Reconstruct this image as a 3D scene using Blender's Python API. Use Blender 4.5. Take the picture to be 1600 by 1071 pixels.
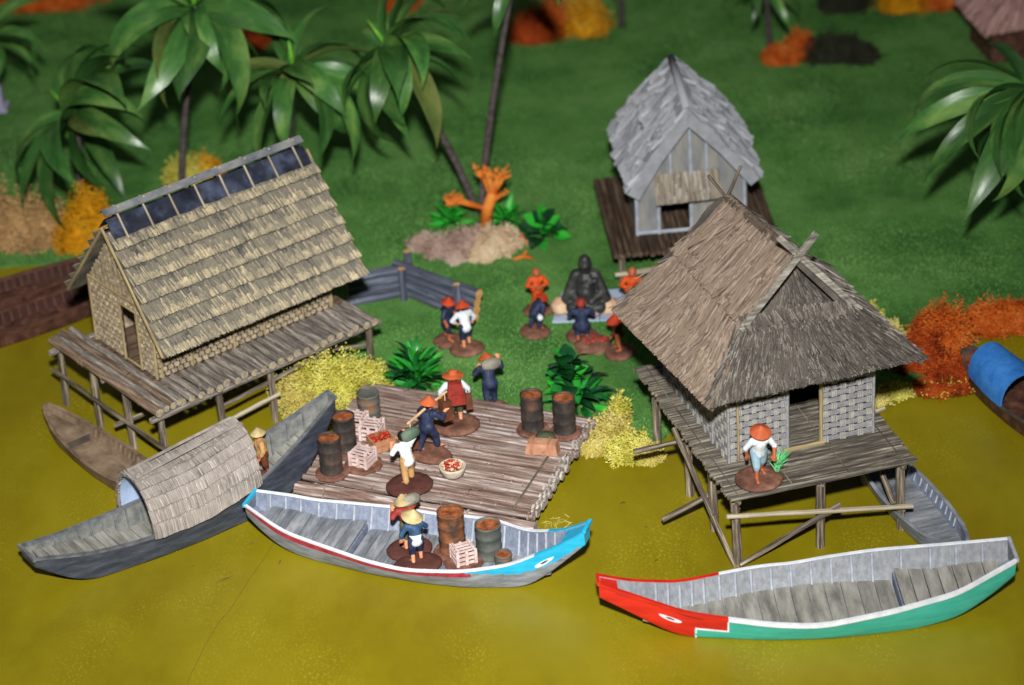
import bpy, bmesh, math, random
import numpy as np
from mathutils import Vector, Matrix, Quaternion
random.seed(7); RNG = np.random.default_rng(7)
S = 0.01                      # all lengths below are in centimetres of the real table-top model
scn = bpy.context.scene
for o in list(bpy.data.objects): bpy.data.objects.remove(o)
C = scn.collection

# ------------------------------------------------------------------ camera, light, exposure
CAM_H, PITCH, ROLL, FPX = 70.0, math.radians(29.5), 0.06, 4600.0
cam = bpy.data.objects.new('camera', bpy.data.cameras.new('camera')); C.objects.link(cam)
fw = Vector((0, math.cos(PITCH), -math.sin(PITCH))); rt0 = Vector((1, 0, 0)); up0 = rt0.cross(fw)
rt = rt0*math.cos(ROLL) - up0*math.sin(ROLL); up = rt0*math.sin(ROLL) + up0*math.cos(ROLL)
cam.matrix_world = Matrix(((rt.x, up.x, -fw.x, 0), (rt.y, up.y, -fw.y, 0), (rt.z, up.z, -fw.z, CAM_H*S), (0, 0, 0, 1)))
cam.data.sensor_width = 36; cam.data.lens = FPX/1600*36
cam.data.clip_start = 0.05; cam.data.clip_end = 20
cam.data.dof.use_dof = True; cam.data.dof.focus_distance = 1.265; cam.data.dof.aperture_fstop = 10.5
scn.camera = cam
w = bpy.data.worlds.new('World'); scn.world = w; w.use_nodes = True
w.node_tree.nodes['Background'].inputs[0].default_value = (0.80, 0.90, 1.0, 1)
w.node_tree.nodes['Background'].inputs[1].default_value = 0.035
def area(name, loc, target, size, power, col):
    l = bpy.data.lights.new(name, 'AREA'); l.shape = 'DISK'; l.size = size*S; l.energy = power; l.color = col
    o = bpy.data.objects.new(name, l); C.objects.link(o); o.location = Vector(loc)*S
    d = (Vector(target)-Vector(loc)); o.rotation_euler = d.to_track_quat('-Z', 'Y').to_euler(); return o
flash = area('camera_flash', (0.5, 3, 84), (-5, 104, 2), 4.5, 2.45, (1.0, 0.985, 0.96)); flash.data.spread = math.radians(49)
area('ceiling_lamp', (-40, 190, 210), (0, 118, 0), 90, 1.7, (1.0, 0.93, 0.82))
scn.view_settings.view_transform = 'Standard'; scn.view_settings.look = 'None'
scn.view_settings.exposure = 0.0; scn.view_settings.gamma = 1.0
scn.render.engine = 'CYCLES'

CAMP = Vector((0, 0, CAM_H))
def ray(x, y): return fw + rt*((x-800)/FPX) - up*((y-535.5)/FPX)
def P(x, y, z=0.0):
    "the point of the horizontal plane at height z (cm) seen at pixel x,y of the 1600 px photograph"
    d = ray(x, y); return CAMP + d*((z-CAM_H)/d.z)

# ------------------------------------------------------------------ materials
def c(r, g, b, k=1.0):
    f = lambda v: ((v/255+0.055)/1.055)**2.4 if v > 10 else v/255/12.92
    return (f(r)*k, f(g)*k, f(b)*k, 1)
MATS = {}
def mat(name, cols, scale=3.0, stretch=(1, 1, 1), rough=0.75, bump=0.0, bscale=None, spec=0.25, rnd=0.0, coat=0.0, pos=None, detail=5, bstretch=None, sss=0):
    m = bpy.data.materials.new(name); m.use_nodes = True; nt = m.node_tree; N = nt.nodes; L = nt.links
    b = N['Principled BSDF']; b.inputs['Roughness'].default_value = rough; b.inputs['Specular IOR Level'].default_value = spec
    if coat: b.inputs['Coat Weight'].default_value = coat; b.inputs['Coat Roughness'].default_value = 0.25
    tc = N.new('ShaderNodeTexCoord'); mp = N.new('ShaderNodeMapping'); mp.inputs['Scale'].default_value = [100*s for s in stretch]
    L.new(tc.outputs['Object'], mp.inputs[0])
    oi = N.new('ShaderNodeObjectInfo'); va = N.new('ShaderNodeVectorMath'); va.operation = 'SCALE'
    cx = N.new('ShaderNodeCombineXYZ')
    for i in range(3): L.new(oi.outputs['Random'], cx.inputs[i])
    L.new(cx.outputs[0], va.inputs[0]); va.inputs['Scale'].default_value = 37.0
    ad = N.new('ShaderNodeVectorMath'); ad.operation = 'ADD'; L.new(mp.outputs[0], ad.inputs[0]); L.new(va.outputs[0], ad.inputs[1])
    n = N.new('ShaderNodeTexNoise'); n.inputs['Scale'].default_value = scale; n.inputs['Detail'].default_value = detail; n.inputs['Roughness'].default_value = 0.65
    L.new(ad.outputs[0], n.inputs['Vector'])
    r = N.new('ShaderNodeValToRGB'); L.new(n.outputs['Fac'], r.inputs[0])
    k = len(cols); pos = pos or ([0.5] if k == 1 else [0.33+0.34*i/(k-1) for i in range(k)])
    el = r.color_ramp.elements
    while len(el) < k: el.new(0.5)
    while len(el) > k: el.remove(el[-1])
    for i in range(k): el[i].position = pos[i]; el[i].color = cols[i]
    out = r.outputs[0]
    if rnd:
        mr = N.new('ShaderNodeMapRange'); mr.inputs['To Min'].default_value = 1-rnd; mr.inputs['To Max'].default_value = 1+rnd
        L.new(oi.outputs['Random'], mr.inputs['Value'])
        h = N.new('ShaderNodeHueSaturation'); L.new(out, h.inputs['Color']); L.new(mr.outputs[0], h.inputs['Value']); out = h.outputs[0]
    L.new(out, b.inputs['Base Color'])
    if bump:
        n2 = N.new('ShaderNodeTexNoise'); n2.inputs['Scale'].default_value = bscale or scale*3; n2.inputs['Detail'].default_value = 4
        src = ad
        if bstretch:
            mp2 = N.new('ShaderNodeMapping'); mp2.inputs['Scale'].default_value = [100*s for s in bstretch]; L.new(tc.outputs['Object'], mp2.inputs[0]); src = mp2
        L.new(src.outputs[0], n2.inputs['Vector'])
        bp = N.new('ShaderNodeBump'); bp.inputs['Strength'].default_value = 0.8; bp.inputs['Distance'].default_value = bump*S
        L.new(n2.outputs['Fac'], bp.inputs['Height']); L.new(bp.outputs[0], b.inputs['Normal'])
    MATS[name] = m; return m
M = MATS
AX = (0.35, 6, 6)      # grain along local X
AZ = (6, 6, 0.35)      # grain along local Z
mat('water', [c(118, 105, 9), c(130, 118, 14), c(139, 127, 22)], 0.16, (1, .55, 1), rough=0.38, bump=0.012, bscale=11, spec=0.35, detail=9)
def painted_glitter(m):  # sparkle of the water surface, painted into its colour as paler flecks
    nt = m.node_tree; N = nt.nodes; L = nt.links; b = N['Principled BSDF']; src = b.inputs['Base Color'].links[0].from_socket
    tc = N.new('ShaderNodeTexCoord'); mp = N.new('ShaderNodeMapping'); mp.inputs['Scale'].default_value = (100, 60, 100); mp.inputs['Rotation'].default_value = (0, 0, .5); L.new(tc.outputs['Object'], mp.inputs[0])
    f = N.new('ShaderNodeTexNoise'); f.inputs['Scale'].default_value = 9; f.inputs['Detail'].default_value = 3; L.new(mp.outputs[0], f.inputs['Vector'])
    g = N.new('ShaderNodeTexNoise'); g.inputs['Scale'].default_value = .22; g.inputs['Detail'].default_value = 4; L.new(mp.outputs[0], g.inputs['Vector'])
    r1 = N.new('ShaderNodeMapRange'); r1.inputs['From Min'].default_value = .52; r1.inputs['From Max'].default_value = .85; L.new(f.outputs['Fac'], r1.inputs['Value'])
    r2 = N.new('ShaderNodeMapRange'); r2.inputs['From Min'].default_value = .5; r2.inputs['From Max'].default_value = .66; L.new(g.outputs['Fac'], r2.inputs['Value'])
    mu = N.new('ShaderNodeMath'); mu.operation = 'MULTIPLY'; L.new(r1.outputs[0], mu.inputs[0]); L.new(r2.outputs[0], mu.inputs[1])
    mx = N.new('ShaderNodeMix'); mx.data_type = 'RGBA'; L.new(mu.outputs[0], mx.inputs['Factor']); L.new(src, mx.inputs['A']); mx.inputs['B'].default_value = c(176, 160, 50); L.new(mx.outputs['Result'], b.inputs['Base Color'])
painted_glitter(M['water'])
mat('grass_mat', [c(60, 100, 48), c(82, 126, 62), c(102, 142, 78)], 0.25, rough=0.95, bump=0.1, bscale=6, spec=0.05)
mat('grass_fibre', [c(58, 102, 48), c(86, 136, 66), c(106, 154, 84), c(128, 160, 94)], 0.16, rough=0.85, spec=0.04, detail=10, pos=[.36, .48, .58, .68])
mat('bamboo', [c(78, 72, 70), c(118, 110, 104), c(176, 166, 150)], 2.4, AZ, 0.6, 0.02, 5, rnd=.22)
mat('bamboo_rust', [c(76, 64, 58), c(122, 100, 84), c(166, 148, 126)], 1.6, AZ, 0.6, 0.02, 5, rnd=.18)
mat('bamboo_end', [c(120, 108, 92), c(184, 170, 142)], 6, rough=.8)
mat('twig', [c(48, 44, 40), c(98, 88, 76), c(166, 152, 130)], 1.3, AZ, 0.65, 0.02, 5, rnd=.15)
mat('board_pale', [c(84, 80, 74), c(132, 127, 118), c(178, 173, 162)], 1.6, (.4, 5, 5), .75, .02, 5)
mat('twig_pale', [c(130, 120, 102), c(196, 184, 158)], 1.2, AZ, .7, .02, 5)
mat('deck_grey', [c(58, 54, 48), c(108, 102, 92), c(160, 150, 134)], 1.3, (.5, 5, 5), 0.7, 0.03, 6, rnd=.2)
mat('deck_brown', [c(54, 40, 32), c(96, 76, 60), c(140, 118, 98)], 1.3, AX, 0.75, 0.03, 6, rnd=.2)
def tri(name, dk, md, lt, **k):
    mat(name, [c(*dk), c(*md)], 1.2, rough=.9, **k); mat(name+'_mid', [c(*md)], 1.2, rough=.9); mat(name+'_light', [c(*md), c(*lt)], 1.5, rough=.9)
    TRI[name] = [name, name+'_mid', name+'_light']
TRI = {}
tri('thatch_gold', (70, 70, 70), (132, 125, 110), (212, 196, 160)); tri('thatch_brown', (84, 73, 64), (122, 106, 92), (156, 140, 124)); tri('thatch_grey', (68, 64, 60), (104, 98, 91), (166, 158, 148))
tri('thatch_pale', (134, 137, 142), (164, 167, 173), (192, 194, 200)); tri('thatch_awning', (104, 98, 90), (156, 146, 130), (186, 182, 176)); tri('thatch_rose', (116, 108, 102), (160, 152, 145), (196, 189, 181))
def shade(w=(.3, .42, .28)): return random.choices((0, 1, 2), w)[0]
tri('roof_pink', (140, 104, 100), (176, 138, 130), (200, 166, 158))
mat('weave_tan', [c(122, 112, 96), c(164, 148, 122), c(200, 182, 150)], 4, rough=.8, bump=.01, rnd=.05)
mat('weave_back', [c(38, 34, 32), c(54, 48, 42)], 3, rough=.9)
mat('weave_blue', [c(122, 122, 128), c(156, 154, 152)], 5, rough=.8, bump=.01)
mat('weave_pale', [c(140, 142, 146), c(182, 176, 160)], 4, rough=.8)
mat('weave_navy', [c(30, 33, 50), c(46, 50, 70)], 3, rough=.9)
mat('wall_grey', [c(108, 112, 118), c(134, 134, 132), c(152, 147, 136)], .9, (2, 2, .5), .85, .02)
mat('frame_pale', [c(140, 148, 160), c(180, 186, 196)], 2, rough=.7)
mat('wood_trim', [c(120, 104, 76), c(180, 160, 118)], 2, AZ, .75, .02)
mat('ridge_blue', [c(20, 23, 32), c(40, 45, 60), c(74, 82, 102)], .8, rough=.6)
mat('rail_blue', [c(84, 88, 98), c(140, 140, 138)], 1, rough=.65)
mat('dark', [c(20, 18, 16)], rough=.95)
mat('raft_wood', [c(76, 54, 46), c(110, 88, 78), c(144, 128, 120), c(212, 208, 206)], 1.8, (4, 4, .22), .75, .06, 4, rnd=.15, pos=[.30, .44, .56, .74])
mat('raft_end', [c(110, 100, 92), c(190, 184, 176)], 4, rough=.85, bump=.04)
mat('rope', [c(150, 144, 134), c(200, 196, 190)], 6, rough=.9)
mat('boat_grey', [c(84, 86, 88), c(104, 106, 110), c(124, 128, 132)], 2.2, rough=.6, bump=.01, bscale=6)
mat('boat_hull', [c(104, 108, 114), c(130, 134, 142), c(156, 162, 172)], 1.6, (.4, 1, 2), .55, .01)
mat('boat_inner_grey', [c(118, 121, 126), c(134, 137, 142), c(150, 153, 158)], 5, (1, 1, .5), rough=.65, bump=.01)
mat('boat_inner', [c(100, 108, 126), c(118, 126, 144), c(136, 144, 160)], 5, (1, 1, .5), rough=.65, bump=.01)
mat('boat_plank', [c(88, 92, 98), c(120, 124, 130), c(156, 158, 162)], 1.2, (2, .4, 2), .7, .015, rnd=.1)
mat('boat_plank_tan', [c(104, 104, 98), c(138, 136, 128), c(162, 160, 152)], 1.2, (2, .4, 2), .7, .015, rnd=.1)
mat('boat_rib', [c(136, 142, 152), c(172, 178, 188)], 3, rough=.6)
mat('white_paint', [c(206, 212, 224), c(236, 238, 242)], 2, rough=.45, spec=.4)
mat('sampan_hull', [c(44, 48, 58), c(60, 66, 78), c(80, 86, 98)], 1.6, (.4, 1, 2), rough=.45, bump=.01, spec=.35)
mat('sampan_inner', [c(92, 94, 92), c(114, 116, 112), c(134, 134, 128)], 2, rough=.6, bump=.01)
mat('canoe_brown', [c(86, 70, 56), c(124, 104, 84), c(150, 130, 108)], .8, rough=.7, bump=.015)
mat('canoe_dark', [c(56, 50, 46), c(90, 82, 74)], 1, rough=.7)
mat('boat_redbrown', [c(54, 36, 30), c(84, 54, 44), c(112, 78, 62)], 1.4, rough=.6, bump=.015)
mat('boat_darkred', [c(44, 26, 22), c(66, 40, 32)], 1.4, rough=.7)
mat('boat_rust', [c(74, 48, 40), c(104, 70, 56)], 1.6, rough=.65)
mat('red_paint', [c(180, 30, 22), c(212, 44, 30)], 1.6, (.3, 1, 2), rough=.38, spec=.45)
mat('crimson', [c(150, 30, 50), c(186, 70, 90)], 2, rough=.5)
mat('green_paint', [c(48, 164, 146), c(74, 186, 168)], 1.6, (.3, 1, 2), rough=.38, spec=.45)
mat('cyan_paint', [c(26, 160, 204), c(44, 186, 226)], 1.6, (.3, 1, 2), rough=.38, spec=.45)
mat('blue_cloth', [c(40, 104, 180), c(64, 134, 210)], 1.2, rough=.6, bump=.03, bscale=5)
mat('lining_blue', [c(150, 172, 206), c(176, 196, 224)], 1, rough=.6)
mat('rust_drum', [c(44, 42, 40), c(66, 58, 54), c(110, 72, 50)], 1.6, (1, 1, .6), rough=.55, bump=.015, pos=[.38, .56, .74])
mat('rust_brown', [c(60, 46, 38), c(104, 70, 48), c(146, 90, 54)], 1.8, rough=.7, bump=.015)
mat('drum_green', [c(62, 66, 62), c(90, 94, 88), c(142, 92, 60)], .9, rough=.6, pos=[.35, .55, .72])
mat('rust_lid', [c(84, 48, 28), c(136, 76, 42), c(176, 104, 62)], 2.6, rough=.8, bump=.03)
mat('base_brown', [c(84, 54, 44), c(110, 74, 60), c(140, 100, 82)], 1.6, rough=.85, bump=.03)
mat('base_dark', [c(70, 40, 34), c(92, 54, 46)], 2, rough=.85, bump=.03)
mat('pink_wood', [c(178, 150, 144), c(222, 202, 196)], 2, rough=.75)
mat('apple_crate', [c(140, 92, 62), c(190, 140, 104)], 1.5, rough=.75)
mat('apple_red', [c(130, 34, 22), c(190, 66, 44)], 3, rough=.4)
mat('basket_pale', [c(170, 158, 138), c(206, 196, 176)], 3, rough=.85, bump=.03, bscale=8)
mat('parcel', [c(150, 100, 76), c(196, 146, 118)], 1.6, rough=.75, bump=.02)
mat('olive_cloth', [c(54, 62, 44), c(84, 92, 70)], 2, rough=.7, bump=.02)
mat('basket_brown', [c(74, 42, 28), c(112, 66, 44)], 2, rough=.6, bump=.02)
mat('pole_wood', [c(176, 140, 96), c(222, 190, 146)], 2, rough=.7)
mat('sack_green', [c(74, 92, 78), c(108, 128, 106)], 2, rough=.75, bump=.03)
mat('sack_grey', [c(112, 108, 98), c(150, 146, 132)], 2, rough=.75, bump=.03)
mat('hat_orange', [c(164, 74, 40), c(204, 104, 62)], 1.5, rough=.6, bump=.01)
mat('hat_red', [c(160, 50, 24), c(196, 74, 44)], 1.5, rough=.6)
mat('hat_straw', [c(140, 122, 84), c(196, 176, 128)], 2, rough=.75, bump=.02)
mat('skin', [c(190, 118, 82), c(226, 160, 120)], 2, rough=.55)
mat('skin_dark', [c(150, 76, 46), c(184, 104, 68)], 2, rough=.55)
mat('hair', [c(24, 20, 20)], rough=.6)
mat('cloth_white', [c(190, 198, 206), c(228, 230, 232)], 2, rough=.7)
mat('cloth_sky', [c(120, 152, 168), c(154, 182, 192)], 2, rough=.7)
mat('cloth_navy', [c(26, 32, 54), c(52, 62, 90)], 2.5, rough=.55)
mat('cloth_blue', [c(34, 58, 88), c(62, 92, 128)], 2, rough=.5)
mat('cloth_red', [c(118, 36, 30), c(160, 60, 50)], 2, rough=.6)
mat('cloth_tan', [c(160, 118, 70), c(194, 154, 104)], 2, rough=.7)
mat('cloth_olive', [c(60, 66, 46), c(88, 92, 68)], 2, rough=.7)
mat('robe_orange', [c(170, 58, 16), c(214, 88, 32)], 3.5, (1, 1, .35), rough=.6)
mat('statue', [c(28, 28, 28), c(46, 47, 46), c(78, 79, 76)], .9, rough=.5, bump=.03, spec=.35)
mat('tile_blue', [c(140, 156, 186), c(176, 190, 212)], 1, rough=.6)
mat('cake', [c(186, 146, 118), c(216, 190, 156)], 2, rough=.85, bump=.05)
mat('fence_log', [c(44, 47, 58), c(76, 81, 96), c(112, 118, 132)], 1, AZ, .7, .03, rnd=.12)
mat('log_end', [c(176, 122, 66), c(210, 170, 110)], 4, rough=.8)
mat('palm_leaf', [c(40, 78, 34), c(62, 108, 48), c(108, 142, 70)], .5, (.3, 1.6, 1), .36, .02, 3, spec=.55, rnd=.3)
mat('palm_spear', [c(84, 150, 40), c(110, 176, 60)], 1, rough=.35)
mat('palm_trunk', [c(58, 50, 50), c(98, 88, 86)], 3, rough=.8, bump=.05)
mat('plastic_leaf', [c(14, 74, 28), c(30, 110, 42), c(52, 146, 64)], .8, rough=.3, spec=.5, rnd=.35)
mat('plastic_dark', [c(12, 48, 26), c(24, 78, 38)], .8, rough=.22, spec=.55, rnd=.35)
mat('bright_leaf', [c(30, 130, 34), c(54, 170, 54)], 1, rough=.4, rnd=.2)
mat('rice_green', [c(60, 170, 90), c(140, 220, 160)], 1, rough=.4)
LI = dict(rough=.9, spec=.1)
mat('lichen_yellow', [c(158, 150, 52), c(192, 186, 82), c(218, 212, 116)], 1.2, **LI)
mat('lichen_straw', [c(156, 140, 66), c(190, 174, 94), c(210, 198, 126)], 1.2, **LI)
mat('lichen_orange', [c(140, 56, 16), c(190, 88, 28), c(210, 124, 56)], 1.0, **LI)
mat('coral', [c(190, 96, 30), c(214, 124, 50), c(224, 146, 70)], 1.0, **LI)
mat('lichen_red', [c(96, 36, 14), c(156, 62, 22), c(186, 88, 36)], 1.0, **LI)
mat('lichen_gold', [c(160, 104, 10), c(204, 144, 20), c(220, 166, 40)], 1.0, **LI)
mat('lichen_tan', [c(130, 96, 66), c(176, 140, 96), c(196, 164, 104)], .8, **LI)
mat('lichen_dark', [c(36, 38, 30), c(58, 60, 44)], .8, **LI)
mat('rock_pink', [c(136, 110, 98), c(170, 144, 130), c(196, 176, 160)], .9, rough=.9, bump=.08, bscale=2)
mat('rock_beige', [c(176, 146, 116), c(208, 184, 150), c(222, 206, 178)], .9, rough=.9, bump=.08, bscale=2)
mat('lilac', [c(150, 146, 172), c(176, 172, 196)], 1, rough=.8)
mat('debris', [c(70, 56, 30), c(110, 90, 44)], 2, rough=.9)
mat('thread', [c(104, 94, 36)], rough=.8)

# ------------------------------------------------------------------ mesh building
class MB:
    def __init__(s): s.v = []; s.f = []; s.m = []
    def add(s, v, f, m=0):
        o = len(s.v); s.v += [tuple(p) for p in v]; s.f += [tuple(i+o for i in q) for q in f]; s.m += [m]*len(f)
    def box(s, ctr, size, rot=None, m=0, taper=1.0):
        hx, hy, hz = [k/2 for k in size]; vs = []
        for z in (-1, 1):
            t = taper if z > 0 else 1
            for x, y in ((-1, -1), (1, -1), (1, 1), (-1, 1)): vs.append(Vector((x*hx*t, y*hy*t, z*hz)))
        if rot is not None: vs = [rot @ p for p in vs]
        vs = [p+Vector(ctr) for p in vs]
        s.add(vs, [(3, 2, 1, 0), (4, 5, 6, 7), (0, 1, 5, 4), (1, 2, 6, 5), (2, 3, 7, 6), (3, 0, 4, 7)], m)
    def hexa(s, b, t, m=0):            # b: four bottom corners, t: four top corners
        s.add(list(b)+list(t), [(3, 2, 1, 0), (4, 5, 6, 7), (0, 1, 5, 4), (1, 2, 6, 5), (2, 3, 7, 6), (3, 0, 4, 7)], m)
    def tube(s, pts, rad, n=8, m=0, mend=None, squash=1.0):
        pts = [Vector(p) for p in pts]; k = len(pts)
        if not hasattr(rad, '__len__'): rad = [rad]*k
        d0 = (pts[1]-pts[0]).normalized(); a = d0.orthogonal().normalized(); vs = []
        for i, p in enumerate(pts):
            d = (pts[min(i+1, k-1)]-pts[max(i-1, 0)]).normalized()
            a = (a-d*a.dot(d)).normalized(); b = d.cross(a)
            for j in range(n):
                t = 2*math.pi*j/n; vs.append(p+(a*math.cos(t)+b*math.sin(t)*squash)*rad[i])
        fs = [(i*n+j, i*n+(j+1) % n, (i+1)*n+(j+1) % n, (i+1)*n+j) for i in range(k-1) for j in range(n)]
        s.add(vs, fs, m); o = len(s.v)-n*k
        e = m if mend is None else mend
        s.f += [tuple(o+j for j in reversed(range(n))), tuple(o+(k-1)*n+j for j in range(n))]; s.m += [e, e]
    def lathe(s, prof, n=20, ctr=(0, 0, 0), m=0, jit=0):
        vs = []; fs = []; k = len(prof)
        for r, z in prof:
            for j in range(n):
                t = 2*math.pi*j/n; q = r*(1+random.uniform(-jit, jit)); vs.append((ctr[0]+q*math.cos(t), ctr[1]+q*math.sin(t), ctr[2]+z))
        for i in range(k-1):
            for j in range(n): fs.append((i*n+j, i*n+(j+1) % n, (i+1)*n+(j+1) % n, (i+1)*n+j))
        s.add(vs, fs, m)
    def grid(s, fn, nu, nv, m=0, flip=False):
        vs = [fn(i/nu, j/nv) for i in range(nu+1) for j in range(nv+1)]; fs = []; ms = []
        for i in range(nu):
            for j in range(nv):
                q = (i*(nv+1)+j, (i+1)*(nv+1)+j, (i+1)*(nv+1)+j+1, i*(nv+1)+j+1)
                fs.append(q[::-1] if flip else q); ms.append(m((i+.5)/nu, (j+.5)/nv) if callable(m) else m)
        o = len(s.v); s.v += [tuple(p) for p in vs]; s.f += [tuple(i+o for i in q) for q in fs]; s.m += ms
    def strand(s, p0, p1, nrm, wd, h, m=0):
        d = (p1-p0).normalized(); a = d.cross(nrm).normalized()*wd/2; n = nrm*h
        s.add([p0-a, p0+n*.7, p0+a, p1-a*.8, p1+n, p1+a*.8], [(0, 3, 4, 1), (1, 4, 5, 2), (3, 5, 4)], m)
    def mesh(s, name, mats, smooth=False):
        me = bpy.data.meshes.new(name); me.from_pydata([(x*S, y*S, z*S) for x, y, z in s.v], [], s.f)
        for k in (mats if isinstance(mats, (list, tuple)) else [mats]): me.materials.append(M[k])
        if any(s.m): me.polygons.foreach_set('material_index', s.m)
        if smooth: me.polygons.foreach_set('use_smooth', [True]*len(s.f))
        me.update(); return me
    def build(s, name, mats, parent=None, smooth=False, loc=None, kind=None):
        return link(name, s.mesh(name, mats, smooth), parent, loc, kind)
def link(name, me, parent=None, loc=None, kind=None, rot=None):
    o = bpy.data.objects.new(name, me); C.objects.link(o)
    if parent is not None: o.parent = parent
    if loc is not None: o.location = Vector(loc)*S
    if rot is not None: o.rotation_mode = 'QUATERNION'; o.rotation_quaternion = rot
    if kind: o['kind'] = kind
    return o
def thing(name, label, cat, loc=(0, 0, 0), ang=0, group=None):
    o = link(name, None, None, loc); o.rotation_euler = (0, 0, math.radians(ang)); o.empty_display_size = .01
    return tag(o, label, cat, group)
def tag(o, label, cat, group=None):
    o['label'] = label; o['category'] = cat
    if group: o['group'] = group
    return o
def log(name, p0, p1, r, mt, parent, ends=None, n=9, knots=True, r1=None):
    "one round stick of its own, along its local Z"
    p0, p1 = Vector(p0), Vector(p1); d = p1-p0; L = d.length; mb = MB(); k = max(3, int(L/0.8)); pts = []; rr = []
    for i in range(k+1):
        pts.append((random.gauss(0, r*.06), random.gauss(0, r*.06), L*i/k)); rr.append((r+((r1 or r)-r)*i/k)*(1+random.uniform(-.06, .06)))
    mb.tube(pts, rr, n, 0, 1)
    if knots and L > 2:
        for _ in range(int(L/2.2)):
            z = random.uniform(.1, .9)*L; mb.tube([(0, 0, z-.04), (0, 0, z+.04)], r*1.1, n)
    return link(name, mb.mesh(name, [mt, ends or mt], False), parent, p0, None, d.to_track_quat('Z', 'Y'))
def V(*a): return Vector(a)
def bil(q, u, v): return q[0]*(1-u)*(1-v)+q[1]*u*(1-v)+q[2]*u*v+q[3]*(1-u)*v   # tl,tr,br,bl ; v runs down
def qn(q): return (q[3]-q[0]).cross(q[1]-q[0]).normalized()
def thatch(mb, q, rows, per, ln, wd, h, jit=.25, slab=.22, sag=0.0, lift=0.0, m=0):
    "a slab of thatch over the quad tl,tr,br,bl covered with single straws laid down the slope"
    n = qn(q); ph = random.uniform(0, 9); Lw, Lh = (q[1]-q[0]).length, (q[3]-q[0]).length
    lump = lambda u, v: .12*math.sin(u*Lw*1.7+ph+2*math.sin(v*Lh*1.1))*math.sin(v*Lh*2.3+ph*1.7)+.07*math.sin(u*Lw*4.1+v*Lh*3.3+ph)
    if slab:
        nu, nv = 20, 14; f = lambda o: (lambda u, v: bil(q, u, v)-n*(o+sag*math.sin(math.pi*v)))
        g0, g1 = f(0), f(slab)
        top = lambda u, v: g0(u, v)+n*(lump(u, v)-.03)
        mb.grid(top, nu, nv, m, flip=True); mb.grid(g1, nu, nv, m)
        for a, b in (((0, 0), (1, 0)), ((1, 0), (1, 1)), ((1, 1), (0, 1)), ((0, 1), (0, 0))):
            mb.grid(lambda t, s_: (g1 if s_ else g0)(a[0]+(b[0]-a[0])*t, a[1]+(b[1]-a[1])*t), 8, 1, m)
    for r in range(rows):
        for k in range(per):
            u = min(.995, max(.005, (k+random.random())/per)); v0 = r/rows+random.uniform(-.5, .5)*jit/rows
            hgt = (q[3]-q[0]).length*(1-u)+(q[2]-q[1]).length*u
            v1 = v0+ln*random.uniform(.7, 1.2)/max(hgt, .1)
            v0 = max(0, v0); v1 = min(v1, 1+random.uniform(-.02, .012))
            if v1-v0 < .02: continue
            u2 = u+random.gauss(0, .02)
            a = bil(q, u, v0)-n*sag*math.sin(math.pi*v0); b = bil(q, u2, v1)-n*sag*math.sin(math.pi*min(1, v1)); a += n*lump(u, v0); b += n*lump(u, v1)
            mb.strand(a, b+n*(lift*random.uniform(.5, 1.3)+(random.uniform(.05, .2) if random.random() < .06 else 0)), n, wd*random.uniform(.6, 1.4), h*random.uniform(.5, 1.4), shade())
def weave(q, nu, nv, reeds, relief, hratio=1.0):
    "over-and-under basket weave on the quad tl,tr,br,bl; material 0 reeds, 1 backing"
    mb = MB(); n = qn(q)
    if (n.y > 0.2) and False: n = -n
    b = [p-n*.10 for p in q]; mb.hexa([b[0], b[1], b[2], b[3]], [p-n*.005 for p in q], 1)
    for i in range(nu):
        for j in range(nv):
            over = (i+j) % 2 == 0
            for k in range(reeds):
                a, d = (k+.08)/reeds, (k+.92)/reeds
                if over: u0, u1, v0, v1, h = i-.3, i+1.3, j+.15+.7*a, j+.15+.7*d, relief*.7
                else: u0, u1, v0, v1, h = i+.16+.68*a, i+.16+.68*d, j+.03, j+.97, relief*1.05
                u0, u1, v0, v1 = [min(1, max(0, t)) for t in (u0/nu, u1/nu, v0/nv, v1/nv)]
                h *= random.uniform(.7, 1.2)
                s4 = [bil(q, u0, v0), bil(q, u1, v0), bil(q, u1, v1), bil(q, u0, v1)]
                mid = (s4[0]+s4[1]+s4[2]+s4[3])/4
                mb.hexa([p-n*.01 for p in s4], [p+(mid-p)*.04+n*h for p in s4], 0 if over else 2)
    return mb

# ------------------------------------------------------------------ the setting
mb = MB(); mb.add([(-75, 55, 0), (75, 55, 0), (75, 220, 0), (-75, 220, 0)], [(0, 1, 2, 3)])
water = mb.build('water', 'water', kind='structure')
GZ = 0.15
shore_px = [(-500, 380), (-120, 424), (0, 420), (90, 412), (170, 418), (300, 478), (405, 545), (436, 590), (432, 645), (470, 668), (530, 640), (600, 620),
            (760, 650), (900, 672), (945, 700), (1000, 705), (1040, 688), (1075, 655), (1150, 630), (1250, 612), (1340, 618), (1385, 626), (1450, 618), (1508, 612), (1512, 575),
            (1530, 530), (1580, 508), (1700, 490), (2100, 470)]
shore = []
for i in range(len(shore_px)-1):
    a, b = P(*shore_px[i]), P(*shore_px[i+1]); k = max(2, int((b-a).length/.35))
    for t in range(k):
        p = a.lerp(b, t/k); shore.append((p.x+random.gauss(0, .08), p.y+random.gauss(0, .1)))
shore[0] = (-75, shore[0][1]); shore += [(75, shore[-1][1]), (75, 220), (-75, 220)]
from mathutils.geometry import tessellate_polygon
mb = MB(); n = len(shore); tr = tessellate_polygon([[Vector((x, y, 0)) for x, y in shore]])
mb.add([(x, y, GZ) for x, y in shore]+[(x, y, -.02) for x, y in shore], [tuple(t) for t in tr]+[(i, i+n, (i+1) % n+n, (i+1) % n) for i in range(n)])
bm = bmesh.new(); me = mb.mesh('grass_ground', 'grass_mat'); bm.from_mesh(me); bmesh.ops.recalc_face_normals(bm, faces=bm.faces); bm.to_mesh(me); bm.free()
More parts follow.
